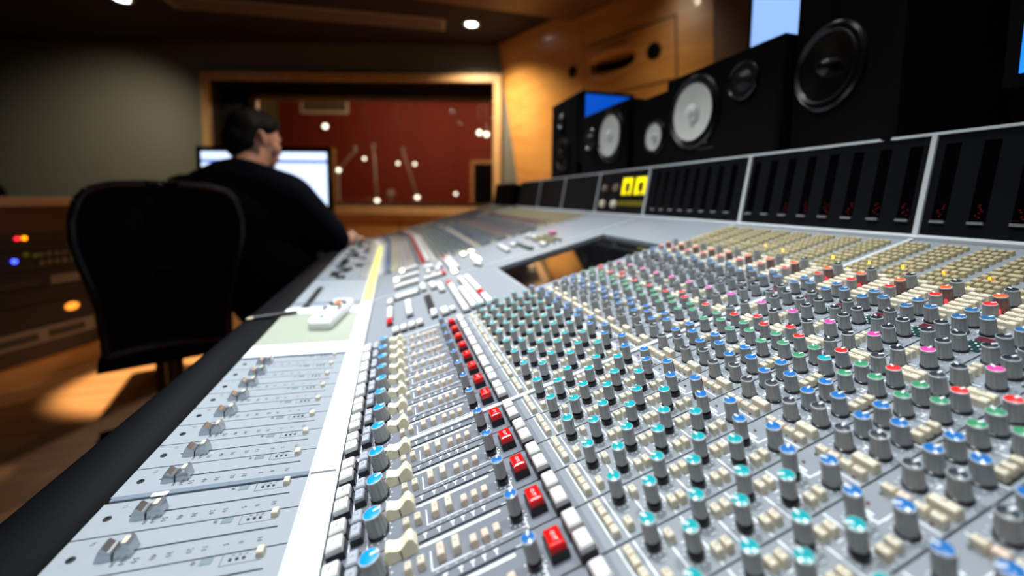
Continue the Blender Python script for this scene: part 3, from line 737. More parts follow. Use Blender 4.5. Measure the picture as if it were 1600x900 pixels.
# ---- meter bridge (local x runs up the face, z out of it)
def bridge(q0, q1, kind, wing=False, centres=()):
    par = obj('meter_panel', MB_panel(q1 - q0, kind, [c - q0 for c in centres]), con); place(par, 'b', yq(q0), wing)
    for c in centres:
        wn = MB(); wn.slab(.66 * P, 3.4 * P, -.21 * P, .21 * P, -.10 * P, -.06 * P, 'meter_win'); wo = obj('meter_window', wn, par, (0, (c - q0) * P, 0))
        ld = MB(); ld.box((.61 * P, 0, .03 * P), (.09 * P, .40 * P, .14 * P), 'alu_bright'); obj('meter_ledge', ld, par, (0, (c - q0) * P, 0))
    return par
def MB_panel(wd, kind, cs_):
    b = MB(); m = 'meter_panel' if kind != 'plain' else 'meter_brown'
    def s(v0, v1, y0, y1, z0=-.15, z1=0): b.slab(v0 * P, v1 * P, y0 * P, y1 * P, z0 * P, z1 * P, m)
    if not cs_: s(.02, 3.72, .08, wd - .08); return b
    s(.02, .66, .08, wd - .08); s(3.4, 3.72, .08, wd - .08); y = .08
    for c in cs_: s(.66, 3.4, y, c - .21); y = c + .21
    s(.66, 3.4, y, wd - .08); s(.02, 3.72, .08, wd - .08, -.2, -.15); return b
def cen(a, n, off=0): return [a + off + k for k in range(n)]
mp = {}
mp[0] = bridge(-14.7, -6.64, 'm', centres=cen(-14.1, 8)); mp[1] = bridge(-6.64, 1.44, 'm', centres=cen(-6.1, 8)); mp[2] = bridge(1.44, 9.45, 'm', centres=cen(1.96, 8)); mp[3] = bridge(9.45, 18.62, 'm', centres=cen(10.5, 8))
mp[4] = bridge(18.62, 26.5, 'plain'); bridge(26.5, 34.66, 'plain'); bridge(34.66, 42.7, 'plain'); bridge(42.7, 51, 'plain'); bridge(51.5, 59.8, 'plain', True)
for q in (-6.64, 1.44, 9.45, 18.62, 26.5, 34.66, 42.7): fbox('bridge_divider', 0, 3.74, q - .08, q + .08, -.15, .1, 'alu', 'b')
fbox('bridge_divider', 0, 3.74, 51, 51.9, -.15, .02, 'black_matte', 'b')
fbox('bridge_cap', 3.74, 3.84, -14.8, 51, -.25, .06, 'alu', 'b'); fbox('bridge_cap', 3.74, 3.84, 51.4, 59.8, -.25, .06, 'alu', 'b', True)
b = MB(); b.prism([(x * P, z * P) for x, z in ((18.36, -1.35), (18.98, 2.30), (27.6, 2.30), (27.6, 1.2), (24.4, .6), (24.4, -1.4))], 0, 65.8 * P, 'black_matte'); o = obj('bridge_housing', b, con); place(o, 'w', yq(-14.8))
b = MB(); b.prism([(x * P, z * P) for x, z in ((18.36, -1.35), (18.98, 2.30), (27.6, 2.30), (27.6, 1.2), (24.4, .6), (24.4, -1.4))], 0, 8.3 * P, 'black_matte'); o = obj('bridge_housing', b, con); place(o, 'w', yq(51.5), True)
# red glimmers at the foot of the meters
for k, c in ((1, cen(-6.1, 8)), (2, cen(1.96, 8))):
    for j, y in enumerate(c):
        if (k == 1 and j in (7, 6, 5)) or (k == 2 and j < 6):
            b = MB(); q0 = -6.64 if k == 1 else 1.44
            for n in range(7): b.box(((.82 + .07 * n) * P, random.uniform(-.1, .1) * P, -.055 * P), (.03 * P, .05 * P, .01 * P), 'led_dim')
            obj('meter_segment', b, mp[k], (0, (y - q0) * P, 0))
# the panel with yellow displays
par = mp[4]; q0 = 18.62
for v, q, m in ((.9, 25.2, 'beige'), (.9, 23.2, 'beige'), (2.3, 25.2, 'rack_label'), (2.3, 23.2, 'rack_label')):
    b = MB(); b.lathe([(.42, 0), (.40, .2), (.3, .26), (0, .27)], 16, [m] * 3, sx=.8); o = obj('round_button', b.mesh('round_button', P), par, (v * P, (q - q0) * P, 0))
for q in (21.5, 19.6):
    b = MB(); b.slab(1.55 * P, 3.25 * P, -.85 * P, .85 * P, 0, .06 * P, 'dark'); b.slab(1.7 * P, 3.1 * P, .28 * P, .72 * P, .06 * P, .08 * P, 'vu_yellow'); b.slab(1.7 * P, 3.1 * P, -.72 * P, -.4 * P, .06 * P, .08 * P, 'vu_yellow')
    b.slab(2.7 * P, 3.1 * P, -.4 * P, .28 * P, .06 * P, .08 * P, 'vu_yellow'); b.slab(1.7 * P, 2.0 * P, -.15 * P, .1 * P, .06 * P, .08 * P, 'vu_yellow'); obj('level_display', b, par, (0, (q - q0) * P, 0))
b = MB(); b.slab(.8 * P, 1.2 * P, -2 * P, 2 * P, 0, .05 * P, 'vu_dim'); obj('status_window', b, par, (0, (20.6 - q0) * P, 0))

# ================================================================== things on the console
rm = thing('remote_control', 'slim white remote control lying on the khaki panel of the console', 'remote control', (-3.62 * P, yq(12.9) * P, H + (FA - FB * -3.6 + .0) * P - .0), -.16)
rm.location.z = H + (FA + FB * -3.6) * P + .0005
def rbox(L, Wd, h, m):
    b = MB(); n = 6; out = []
    for cx, cy, a0 in ((Wd / 2, L, 0), (-Wd / 2, L, 90), (-Wd / 2, 0, 180), (Wd / 2, 0, 270)):
        for k in range(n): t = math.radians(a0 + 90 * k / (n - 1)); r = .008; out.append((cx - math.copysign(r, cx) + r * math.cos(t), cy + (-r if cy > 0 else r) + r * math.sin(t)))
    N = len(out); vs = []
    for s_, z in ((.93, 0), (1, h * .35), (1, h * .7), (.9, h)): vs += [(x * s_, L / 2 + (y - L / 2) * (s_ if s_ == 1 else s_ + .05), z) for x, y in out]
    fs = []
    for r in range(3):
        for k in range(N): j = (k + 1) % N; fs.append((r * N + k, r * N + j, r * N + N + j, r * N + N + k))
    fs.append(tuple(range(3 * N, 4 * N))); fs.append(tuple(range(N - 1, -1, -1))); b.add(vs, fs, m); return b
obj('casing', rbox(.175, .044, .02, 'white_plastic'), rm)
for x, y, sx, sy, m in ((0, .125, .012, .012, 'orange_plastic'), (0, .142, .02, .006, 'dk_plastic'), (0, .108, .02, .006, 'dk_plastic'), (-.014, .125, .006, .02, 'dk_plastic'), (.014, .125, .006, .02, 'dk_plastic'),
                        (-.014, .085, .005, .022, 'dk_plastic'), (.014, .085, .005, .022, 'dk_plastic'), (0, .02, .008, .006, 'blue_plastic')):
    b = MB(); b.cap((x, y, .0195), (sx, sy, .004), .001, m); obj('button', b, rm)
for k in range(9):
    b = MB(); b.cap((-.011 + .011 * (k % 3), .04 + .012 * (k // 3), .0195), (.007, .007, .002), .0005, 'white_plastic'); obj('button', b, rm)
b = MB(); b.tube((0, 0, 0), (.075, .03, 0), .004, .004, 'dark', 10); b.tube((0, 0, 0), (-.010, -.004, 0), .004, .002, 'beige_pink', 10)
pen = obj('pen', b); pen.location = (-.275, .93, H - 6.53 * P + .0035); pen['label'] = 'black pen with a pale tip lying on the black armrest'; pen['category'] = 'pen'

# loudspeakers on the bridge; local frame: +x toward the listener side is -x world
TOPZ = H + 2.30 * P
def driver(b, y, z, r, cone, dust, x=0, depth=.03, ring='rubber'):
    """axis along -x"""
    q = Vector((-1, 0, 0)).to_track_quat('Z', 'Y').to_matrix()
    b.lathe([(r * 1.22, 0), (r * 1.22, .006), (r * 1.12, .009), (r * 1.06, .005), (r * 1.0, .004)], 32, [ring] * 4, (x, y, z), rot=q)
def speaker(name, label, y0, y1, z1, xf, dp, drv, grp=None, rz=0, vents=()):
    t = thing(name, label, 'loudspeaker', (xf + dp / 2, (y0 + y1) / 2, TOPZ), rz, grp); hy = (y1 - y0) / 2; hz = z1 - TOPZ
    b = MB(); a, c_ = dp / 2, .006
    vs = []
    for x, i in ((-a, c_), (-a + c_, 0), (a, 0)): vs += [(x, -hy + i, i), (x, hy - i, i), (x, hy - i, hz - i), (x, -hy + i, hz - i)]
    fs = [(0, 1, 2, 3), (11, 10, 9, 8)]
    for r in range(2):
        for k in range(4): j = (k + 1) % 4; fs.append((4 * r + j, 4 * r + k, 4 * r + 4 + k, 4 * r + 4 + j))
    b.add(vs, fs, 'black_box'); obj('cabinet', b, t)
    q = Vector((-1, 0, 0)).to_track_quat('Z', 'Y').to_matrix(); yc_ = (y0 + y1) / 2
    for (y, z, r, kind) in drv:
        pos = (-a, y - yc_, z - TOPZ)
        if kind == 'white': m1, m2 = 'cone_white', 'dust_white'
        else: m1, m2 = 'cone_black', 'cone_black'
        b = MB(); b.lathe([(r * 1.22, 0), (r * 1.22, .005), (r * 1.14, .008), (r * 1.04, .003)], 40, ['rubber', 'cone_black', 'rubber'], pos, rot=q); obj('surround', b, t)
        if kind == 'tweeter':
            b = MB(); b.lathe([(r * 1.05, .003), (r * .7, .004), (r * .5, .010), (r * .3, .016), (0, .018)], 28, ['grille'] * 4, pos, rot=q); obj('tweeter', b, t)
        else:
            b = MB(); b.lathe([(r * 1.04, .004), (r * .97, .010), (r * .9, .004), (r * .25, -.0)], 40, ['rubber' if kind != 'white' else 'rubber', 'rubber' if kind != 'white' else 'rubber', m1], pos, rot=q)
            # cone sits in front of the baffle plane as a shallow dish
            b = MB(); b.lathe([(r * 1.04, .003), (r * 1.0, .012), (r * .93, .008), (r * .92, .006), (r * .28, -.0 + .0015)], 40, ['rubber', 'rubber', m1, m1], pos, rot=q)
            obj('woofer_cone', b, t)
            b = MB(); b.lathe([(r * .29, .0015), (r * .25, .012), (r * .15, .020), (0, .023)], 24, [m2] * 3, pos, rot=q); obj('dust_cap', b, t)
    return t
speaker('nearfield_speaker', 'black speaker on its side with the biggest white cone, left of the tall black speaker', .662, 1.022, 1.378, .735, .20, [(.905, 1.272, .075, 'white'), (.752, 1.31, .034, 'tweeter')])
sp2 = speaker('nearfield_speaker', 'smaller-looking black speaker on its side, white cone, beside the farthest speaker', 1.215, 1.56, 1.378, .735, .20, [(1.322, 1.272, .075, 'white'), (1.475, 1.28, .034, 'tweeter')])
speaker('cube_speaker', 'small black cube speaker with one small white cone between the two white-coned speakers', 1.03, 1.208, 1.36, .75, .16, [(1.085, 1.236, .042, 'white')])
speaker('bookshelf_speaker', 'farthest upright black two-way speaker at the left end of the speaker row', 1.60, 1.895, 1.49, .735, .24, [(1.745, 1.25, .062, 'black'), (1.77, 1.40, .026, 'tweeter')])
speaker('studio_monitor', 'tall black studio monitor with a large black woofer, right of the bright white screen', .4235, .6335, 1.66, .732, .22, [(.548, 1.285, .062, 'black'), (.52, 1.52, .028, 'tweeter')], rz=-.2)
speaker('studio_monitor', 'wide black monitor speaker at the right end, partly behind the blue screen', -.14, .39, 1.6, .85, .18, [(.0, 1.33, .08, 'black'), (.28, 1.40, .03, 'tweeter')])
b = MB(); b.box((-.1005, .03, .055), (.002, .035, .006), 'vent'); b.box((-.1005, .02, .04), (.002, .06, .002), 'vent_slot'); obj('badge', b, bpy.data.objects['nearfield_speaker'])
def screen(name, label, cx, cy, cz, wd, ht, facing, mats, base_z=None, cat='screen'):
    """facing: angle of the screen normal"""
    t = thing(name, label, cat, (cx, cy, base_z if base_z is not None else cz - ht / 2), facing)
    z0 = cz - ht / 2 - t.location.z
    b = MB(); b.slab(-.03, -.002, -wd / 2, wd / 2, z0, z0 + ht, 'black_box'); obj('casing', b, t)
    b = MB(); bz = .014; n = len(mats); hh = (ht - 2 * bz) / sum(m[1] for m in mats); z = z0 + ht - bz
    for m, k in mats: b.slab(-.002, .0, -wd / 2 + bz, wd / 2 - bz, z - hh * k, z, m); z -= hh * k
    obj('display', b, t)
    if z0 > .02:
        b = MB(); b.slab(-.045, -.03, -.03, .03, 0, z0 + ht * .4, 'alu'); b.slab(-.12, .08, -.1, .1, 0, .008, 'alu'); obj('stand', b, t)
    return t
screen('computer_monitor', 'bright pale blue computer monitor behind the speakers, cut off by the top edge', 1.0, .80, 1.58, .44, .34, PI, [('screen_sky', .03), ('screen_light', .9), ('screen_sky', .07)], TOPZ)
screen('computer_monitor', 'blue computer screen at the right edge of the picture', .715, .0625, 1.40, .548, .42, PI, [('screen_cyan', .82), ('black_box', .03), ('screen_sky', .15)], TOPZ + .0)
screen('computer_monitor', 'dark navy computer screen behind the small cube speaker', 1.08, 1.50, 1.28, .36, .34, PI, [('screen_navy', 1)], TOPZ)
screen('blue_reflection', 'bright blue reflection, added as a glowing panel, on the near side of the farthest upright speaker',   .857, 1.566, 1.345, .236, .285, -PI / 2, [('screen_blue', 1)], TOPZ)  # painted reflection: glowing panel added along the side of the cabinet
# ================================================================== engineer's computer
tb = thing('side_desk', 'low dark desk carrying the big computer behind the seated man', 'desk', (-.75, 2.85, 0), .25)
b = MB(); b.slab(-.55, .5, -.22, .3, .70, .74, 'wood_dark'); obj('desktop', b, tb)
for x in (-.5, .45):
    b = MB(); b.slab(x - .02, x + .02, -.2, .28, 0, .70, 'wood_dark'); obj('leg', b, tb)
im = thing('desktop_computer', 'large all-in-one computer with a glowing white screen behind the seated man', 'computer', (-.70, 2.68, .74), -.28)
b = MB(); b.slab(-.385, .385, 0, .03, .17, .59, 'black_gloss'); obj('casing', b, im)
b = MB(); b.slab(-.355, .355, -.003, 0, .20, .50, 'screen_white'); b.slab(-.355, .355, -.003, 0, .50, .515, 'screen_blue'); b.slab(-.355, .355, -.003, 0, .515, .56, 'screen_white'); obj('display', b, im)
b = MB(); b.slab(-.09, .09, -.08, .10, 0, .01, 'alu'); b.slab(-.05, .05, .03, .045, .01, .3, 'alu'); obj('stand', b, im)

# ================================================================== left: equipment cabinet
dR = Vector((.38176, .92426, 0)); P1 = Vector((-1.99, 2.75, 0)); rot_c = math.atan2(dR.y, dR.x)
cab = thing('equipment_cabinet', 'long wooden cabinet with dark rack equipment glowing with small lights, at the left edge', 'cabinet', tuple(P1), rot_c)
# local x along the front (away), local y to the left/back
def cb(name, x0, x1, y0, y1, z0, z1, m, par=cab): b = MB(); b.slab(x0, x1, y0, y1, z0, z1, m); return obj(name, b, par)
cb('cabinet_top', -2.6, 1.6, -.04, .75, .985, 1.03, 'wood_top')
cb('fascia', -2.55, .50, 0, .02, .84, .985, 'wood_dark'); cb('plinth', -2.55, .50, .02, .7, 0, .12, 'wood_panel'); cb('carcass', -2.55, .48, .06, .7, .12, .985, 'black_matte')
cb('end_panel', .48, .52, -.01, .7, .30, .985, 'wood_frame'); cb('end_panel', .56, .60, -.005, .7, 0, .985, 'wood_frame'); cb('end_panel', 1.5, 1.54, .0, .7, 0, .985, 'wood_frame'); cb('back_panel', .6, 1.5, .6, .64, 0, .985, 'wood_dark')
zz = [(.74, .84), (.63, .735), (.53, .625), (.44, .525), (.31, .435), (.125, .305)]
un = []
for z0, z1 in zz:
    for x0, x1 in ((-.05, .465), (-.60, -.07), (-1.2, -.62)): u_ = cb('rack_unit', x0, x1, .0, .06, z0, z1, 'rack_face'); un.append((u_, x0, x1, z0, z1))
def on_unit(name, x, z, r, m, sx=1.0):
    for u_, x0, x1, z0, z1 in un:
        if x0 <= x <= x1 and z0 <= z <= z1:
            q = Vector((0, -1, 0)).to_track_quat('Z', 'Y').to_matrix(); b = MB(); b.lathe([(r, 0), (r * .95, .008), (0, .012)], 12, [m] * 2, (x, -.001, z), rot=q, sx=sx); return obj(name, b, u_)
on_unit('indicator_lamp', .12, .81, .010, 'led_red'); on_unit('indicator_lamp', .15, .81, .011, 'led_amber'); on_unit('indicator_lamp', .15, .72, .012, 'vu_dim'); on_unit('indicator_lamp', .19, .71, .010, 'vu_dim'); on_unit('indicator_lamp', .10, .69, .011, 'led_blue')
on_unit('indicator_lamp', .344, .385, .024, 'led_orange_big', 1.5)
for k in range(6):
    for j in (0, 1): on_unit('knob', .215 + .036 * k, .712 - .045 * j, .013, 'rack_label')
for k in range(5): on_unit('knob', -.5 + .09 * k, .68, .016, 'rack_label')
b = MB(); b.slab(.25, .44, -.004, 0, .535, .585, 'rack_label'); obj('label_strip', b, un[6][0]); b = MB(); b.slab(0, .2, -.004, 0, .55, .58, 'rack_dark'); obj('label_strip', b, un[6][0])
b = MB(); b.slab(-.045, .455, -.005, 0, .215, .30, 'rack_label'); b.slab(.0, .17, -.008, -.005, .235, .275, 'rack_dark'); b.slab(.22, .40, -.008, -.005, .235, .275, 'rack_dark'); obj('label_strip', b, un[15][0])
# round-topped chair back behind the cabinet and the white round wall unit
t = thing('round_back_chair', 'rounded black chair back showing above the wooden cabinet top, far left', 'chair', BW(5.3, -.85, 0), bw_rot)
b = MB(); b.lathe([(0, -.02), (.20, -.02), (.235, 0), (.20, .03), (0, .05)], 28, ['black_matte'] * 4, (0, 0, 1.02), rot=Matrix.Rotation(PI / 2, 3, 'X'), sy=.75); obj('backrest', b, t)
b = MB(); b.tube((0, 0, .45), (0, .02, .9), .02, .02, 'black_matte'); obj('back_post', b, t); b = MB(); b.lathe([(0, .42), (.22, .42), (.23, .45), (.2, .48), (0, .48)], 24, ['black_matte'] * 4, (0, -.2, 0)); obj('seat', b, t)
b = MB(); b.tube((0, -.2, .06), (0, -.2, .42), .025, .025, 'black_matte'); obj('column', b, t)
for k in range(5):
    a = 2 * PI * k / 5; b = MB(); b.tube((0, -.2, .07), (.27 * math.cos(a), -.2 + .27 * math.sin(a), .05), .02, .014, 'black_matte'); b.tube((.27 * math.cos(a), -.2 + .27 * math.sin(a), 0.0), (.27 * math.cos(a), -.2 + .27 * math.sin(a), .06), .02, .02, 'black_matte'); obj('leg', b, t)
t = thing('wall_speaker', 'round white wall-mounted unit with a dark centre on the grey wall at the left edge', 'wall speaker', BW(6.2, 0, 1.32), bw_rot)
qd = Matrix.Rotation(PI / 2, 3, 'X'); b = MB(); b.lathe([(.15, 0), (.15, .03), (.12, .05), (.07, .045)], 28, ['white_plastic'] * 3, (0, 0, 0), rot=qd); obj('ring', b, t)
b = MB(); b.lathe([(.07, .04), (0, .03)], 24, ['dark'], (0, 0, 0), rot=qd); obj('centre', b, t)
t = thing('wall_sensor', 'small grey box high on the dark wall left of the window', 'sensor', BW(4.6, 0, 2.57), bw_rot)
b = MB(); b.cap((0, 0, 0), (.07, .09, .04), .008, 'vent'); b.v = [(x, -z, y) for x, y, z in b.v]; obj('casing', b, t)

# ================================================================== office chair (black, mesh back)
ch = thing('office_chair', 'black office chair with a wide rounded mesh back, standing left of the console', 'chair', (-.897, 2.027, 0), .40)
def back_shape(grow, thick, m, n=28, zs=None):
    b = MB(); rows = []
    prof = [(1.09, .05), (1.085, .15), (1.065, .215), (1.03, .245), (.97, .262), (.90, .262), (.82, .245), (.74, .222), (.66, .205), (.58, .20), (.50, .20)]
    for z, hw in prof:
        hw *= .87; row = []
        for k in range(13):
            s_ = -1 + 2 * k / 12; x = s_ * hw; y = .05 * (s_ * s_) * -1 + .09 * (z - .8) ** 2 * 2 - .25
            row.append((x, y, z))
        rows.append(row)
    vs = [p for r in rows for p in r] + [(x, y + thick, z) for r in rows for x, y, z in r]; R_n = len(rows); N = R_n * 13; fs = []
    for r in range(R_n - 1):
        for k in range(12): a = r * 13 + k; fs.append((a, a + 1, a + 14, a + 13)); fs.append((N + a, N + a + 13, N + a + 14, N + a + 1))
    ed = [k for k in range(13)] + [r * 13 + 12 for r in range(1, R_n)] + [(R_n - 1) * 13 + k for k in range(11, -1, -1)] + [r * 13 for r in range(R_n - 2, 0, -1)]
    for i in range(len(ed)): a, c_ = ed[i], ed[(i + 1) % len(ed)]; fs.append((c_, a, N + a, N + c_))
    b.add(vs, fs, m, True); return b, [vs[k] for k in ed]
b, edge = back_shape(1, .014, 'black_matte'); obj('backrest', b, ch)
b = MB()
for i in range(len(edge)): a, c_ = edge[i], edge[(i + 1) % len(edge)]; b.tube(a, c_, .013, .013, 'rubber', 8, False)
obj('back_frame', b, ch)
b = MB(); b.cap((0, .0, .42), (.42, .42, .08), .03, 'black_matte'); obj('seat', b, ch)
b = MB(); b.tube((0, -.24, .80), (0, -.1, .42), .03, .035, 'black_matte'); obj('back_post', b, ch)
b = MB(); b.tube((0, 0, .08), (0, 0, .43), .03, .03, 'rubber'); obj('column', b, ch)
for k in range(5):
    a = 2 * PI * k / 5 + .3; b = MB(); e = (.26 * math.cos(a), .26 * math.sin(a)); b.tube((0, 0, .10), (e[0], e[1], .07), .025, .016, 'black_matte'); o = obj('leg', b, ch)
    b = MB(); b.tube((e[0] - .015, e[1], .03), (e[0] + .015, e[1], .03), .03, .03, 'rubber', 14); obj('caster', b, o)

# ================================================================== seated man
def capsules(lst, voxel, m, name, parent, smooth=6):
    import bmesh
    bm = bmesh.new()
    for a, ra, c_, rb in lst:
        a = Vector(a); c_ = Vector(c_); d = c_ - a; L = d.length
        n = max(2, int(L / (min(ra, rb) * .35)) + 1) if L > 1e-5 else 1
        for k in range(n):
            t = k / max(1, n - 1); p = a.lerp(c_, t); r = ra + (rb - ra) * t
            bmesh.ops.create_icosphere(bm, subdivisions=2, radius=r, matrix=Matrix.Translation(p))
    me = bpy.data.meshes.new(name); bm.to_mesh(me); bm.free(); me.materials.append(M[m])
    o = obj(name, me, parent)
    md = o.modifiers.new('remesh', 'REMESH'); md.mode = 'VOXEL'; md.voxel_size = voxel; md.use_smooth_shade = True
    sm_ = o.modifiers.new('smooth', 'SMOOTH'); sm_.factor = .6; sm_.iterations = smooth
    return o
ps = thing('person', 'heavyset man in a dark T-shirt with short black hair, seated and leaning over the console', 'person', (-.62, 2.12, 0))
O = Vector((-.62, 2.12, 0))
def r_(*p): return Vector(p) - O
pelvis = r_(-.51, 2.20, .56); chest = r_(-.68, 2.14, .93); nk = r_(-.65, 2.13, 1.15); hd = r_(-.60, 2.18, 1.30)
lsh = r_(-.94, 2.31, 1.06); rsh = r_(-.44, 2.05, 1.04); relb = r_(-.27, 2.12, .845); rw = r_(-.215, 2.32, .832); lelb = r_(-.86, 2.52, .87); lw = r_(-.60, 2.62, .80)
lhip = r_(-.60, 2.27, .53); rhip = r_(-.38, 2.20, .53); lkn = r_(-.42, 2.66, .54); rkn = r_(-.20, 2.58, .54); lan = r_(-.40, 2.60, .08); ran = r_(-.18, 2.52, .08)
fw = Vector((.80, .60, -.14)).normalized(); rt = Vector((fw.y, -fw.x, 0)).normalized(); up = rt.cross(fw).normalized()
def hp(a, b_, c_): return hd + (rt * a + fw * b_ + up * c_) * 1.08
skin = [(hp(0, -.015, .03), .088, hp(0, .012, .022), .082), (hp(0, .03, -.035), .062, hp(0, .045, -.06), .05), (hp(0, .062, -.085), .03, hp(0, .055, -.07), .035),
        (hp(0, .086, .0), .011, hp(0, .100, -.024), .012), (hp(-.015, .097, -.03), .009, hp(.015, .097, -.03), .009),
        (hp(-.02, .088, -.055), .009, hp(.02, .088, -.055), .009), (hp(-.02, .086, -.068), .009, hp(.02, .086, -.068), .009), (hp(-.035, .078, .025), .012, hp(.035, .078, .025), .012), (hp(-.04, .06, -.02), .03, hp(.04, .06, -.02), .03),
        (hp(.085, -.005, -.005), .013, hp(.09, -.015, .022), .014), (hp(-.085, -.005, -.005), .013, hp(-.09, -.015, .022), .014), (hp(.085, 0, -.02), .009, hp(.085, 0, -.005), .01),
        (nk + Vector((0, 0, -.03)), .085, hd + fw * -.01 + Vector((0, 0, -.06)), .07), (chest, .16, nk + Vector((0, 0, -.06)), .08), (pelvis, .17, chest, .18),
        (chest + Vector((-.05, 0, .05)), .1, lsh, .07), (chest + Vector((.05, 0, .05)), .1, rsh, .07), (lsh, .065, lelb, .052), (rsh, .065, relb, .054), (lelb, .05, lw, .032), (relb, .05, rw, .033),
        (lhip, .11, lkn, .075), (rhip, .11, rkn, .075), (lkn, .07, lan, .045), (rkn, .07, ran, .045), (lan, .045, lan + Vector((.04, .16, -.04)), .035), (ran, .045, ran + Vector((.04, .16, -.04)), .035)]
def hand(wr, d, side):
    L = []; d = d.normalized(); s_ = Vector((d.y, -d.x, 0)) * side; palm = wr + d * .055; L += [(wr, .028, palm - s_ * .018, .02), (wr, .028, palm + s_ * .022, .02), (palm - s_ * .02, .018, palm + s_ * .024, .018)]
    for k, (ln_, sp) in enumerate(((.075, -.03), (.085, -.01), (.08, .011), (.062, .031))):
        b0 = palm + s_ * sp + d * .02; m1 = b0 + d * ln_ * .45 + Vector((0, 0, .008)) + s_ * sp * .2; m2 = m1 + d * ln_ * .32 + Vector((0, 0, -.010)); m3 = m2 + d * ln_ * .22 + Vector((0, 0, -.014))
        L += [(b0, .010, m1, .0092), (m1, .0092, m2, .0085), (m2, .0085, m3, .0075)]
    t0 = wr + d * .025 - s_ * .024; t1 = t0 + d * .03 - s_ * .022; t2 = t1 + d * .028 - s_ * .006 + Vector((0, 0, -.006)); L += [(t0, .013, t1, .011), (t1, .011, t2, .009)]
    return L
skin += hand(rw, rw - relb + Vector((-.01, .02, -.01)), 1) + hand(lw, Vector((.6, .5, -.05)), 1)
capsules(skin, .0075, 'skin', 'body', ps, 4)
hair = [(hp(.052, .005, .055), .042, hp(.05, .03, .07), .035), (hp(-.052, .005, .055), .042, hp(-.05, .03, .07), .035), (hp(-.03, .05, .085), .03, hp(.03, .05, .085), .03), (hp(0, -.035, .05), .09, hp(0, -.005, .06), .083), (hp(0, -.055, .0), .078, hp(0, -.06, -.035), .058), (hp(-.05, -.03, .03), .046, hp(-.045, -.04, -.02), .04), (hp(.045, -.04, .045), .046, hp(.04, -.055, -.01), .038), (hp(-.03, .035, .085), .035, hp(.03, .03, .085), .035), (hp(.0, .0, .09), .05, hp(0, -.04, .08), .05)]
capsules(hair, .008, 'hair', 'hair', ps, 5)
bk = Vector((-.02, -.06, 0))
shirt = [(chest + Vector((.05, -.02, -.1)), .2, Vector((.13, -.04, .70)), .17), (rsh, .1, relb + (rsh - relb) * .02, .078), (nk + Vector((-.03, -.02, -.055)), .125, lsh + Vector((.10, -.05, .01)), .105), (nk + Vector((0, -.02, -.05)), .125, rsh + Vector((-.03, 0, .02)), .105), (chest, .24, chest + Vector((-.16, .08, .02)), .19), (chest, .22, chest + Vector((.12, -.04, 0)), .17), (pelvis + Vector((0, 0, .02)), .215, chest, .235), (pelvis + Vector((.0, .10, .08)), .2, chest + Vector((0, .08, -.08)), .19), (chest + bk, .19, nk + Vector((-.02, -.02, -.10)), .12), (chest + Vector((-.08, 0, .04)), .17, lsh + Vector((0, 0, -.01)), .095),
         (chest + Vector((.07, 0, .03)), .17, rsh + Vector((0, 0, -.01)), .10), (nk + Vector((-.03, -.02, -.075)), .115, lsh + Vector((.05, -.03, .0)), .085), (nk + Vector((0, -.02, -.07)), .11, rsh + Vector((0, 0, .0)), .09),
         (rsh, .108, relb + (rsh - relb) * .2, .088), (lsh, .095, lelb + (lsh - lelb) * .3, .075), (pelvis, .2, chest + Vector((-.12, .02, -.05)), .16), (pelvis, .2, chest + Vector((.1, 0, -.08)), .16)]
capsules(shirt, .014, 'shirt', 'shirt', ps, 6)
tr_ = [(lhip + Vector((0, 0, .03)), .13, lkn, .088), (rhip + Vector((0, 0, .03)), .13, rkn, .088), (lkn, .085, lan + Vector((0, 0, .06)), .065), (rkn, .085, ran + Vector((0, 0, .06)), .065), (lhip, .14, rhip, .14), (pelvis, .17, pelvis + Vector((0, 0, .06)), .19)]
capsules(tr_, .014, 'trouser', 'trousers', ps, 5)
for an in (lan, ran): capsules([(an + Vector((0, -.02, -.03)), .05, an + Vector((.045, .17, -.045)), .042)], .01, 'black_matte', 'shoe', ps, 3)
b = MB(); dw = (rw - relb).normalized(); b.lathe([(.040, -.012), (.042, 0), (.040, .012)], 20, ['watch'] * 2, tuple(rw - dw * .02), rot=dw.to_track_quat('Z', 'Y').to_matrix()); obj('watch', b, ps)
st = thing('stool', 'dark swivel stool under the seated man, hidden behind the office chair', 'stool', (-.50, 2.24, 0))
b = MB(); b.lathe([(0, .34), (.20, .34), (.22, .36), (.21, .385), (0, .39)], 28, ['black_matte'] * 4); obj('seat', b, st)
b = MB(); b.tube((0, 0, .07), (0, 0, .36), .028, .028, 'rubber'); obj('column', b, st)
for k in range(5):
    a = 2 * PI * k / 5; b = MB(); b.tube((0, 0, .08), (.26 * math.cos(a), .26 * math.sin(a), .03), .022, .018, 'rubber'); b.tube((.26 * math.cos(a), .26 * math.sin(a), 0), (.26 * math.cos(a), .26 * math.sin(a), .04), .02, .02, 'rubber'); obj('leg', b, st)

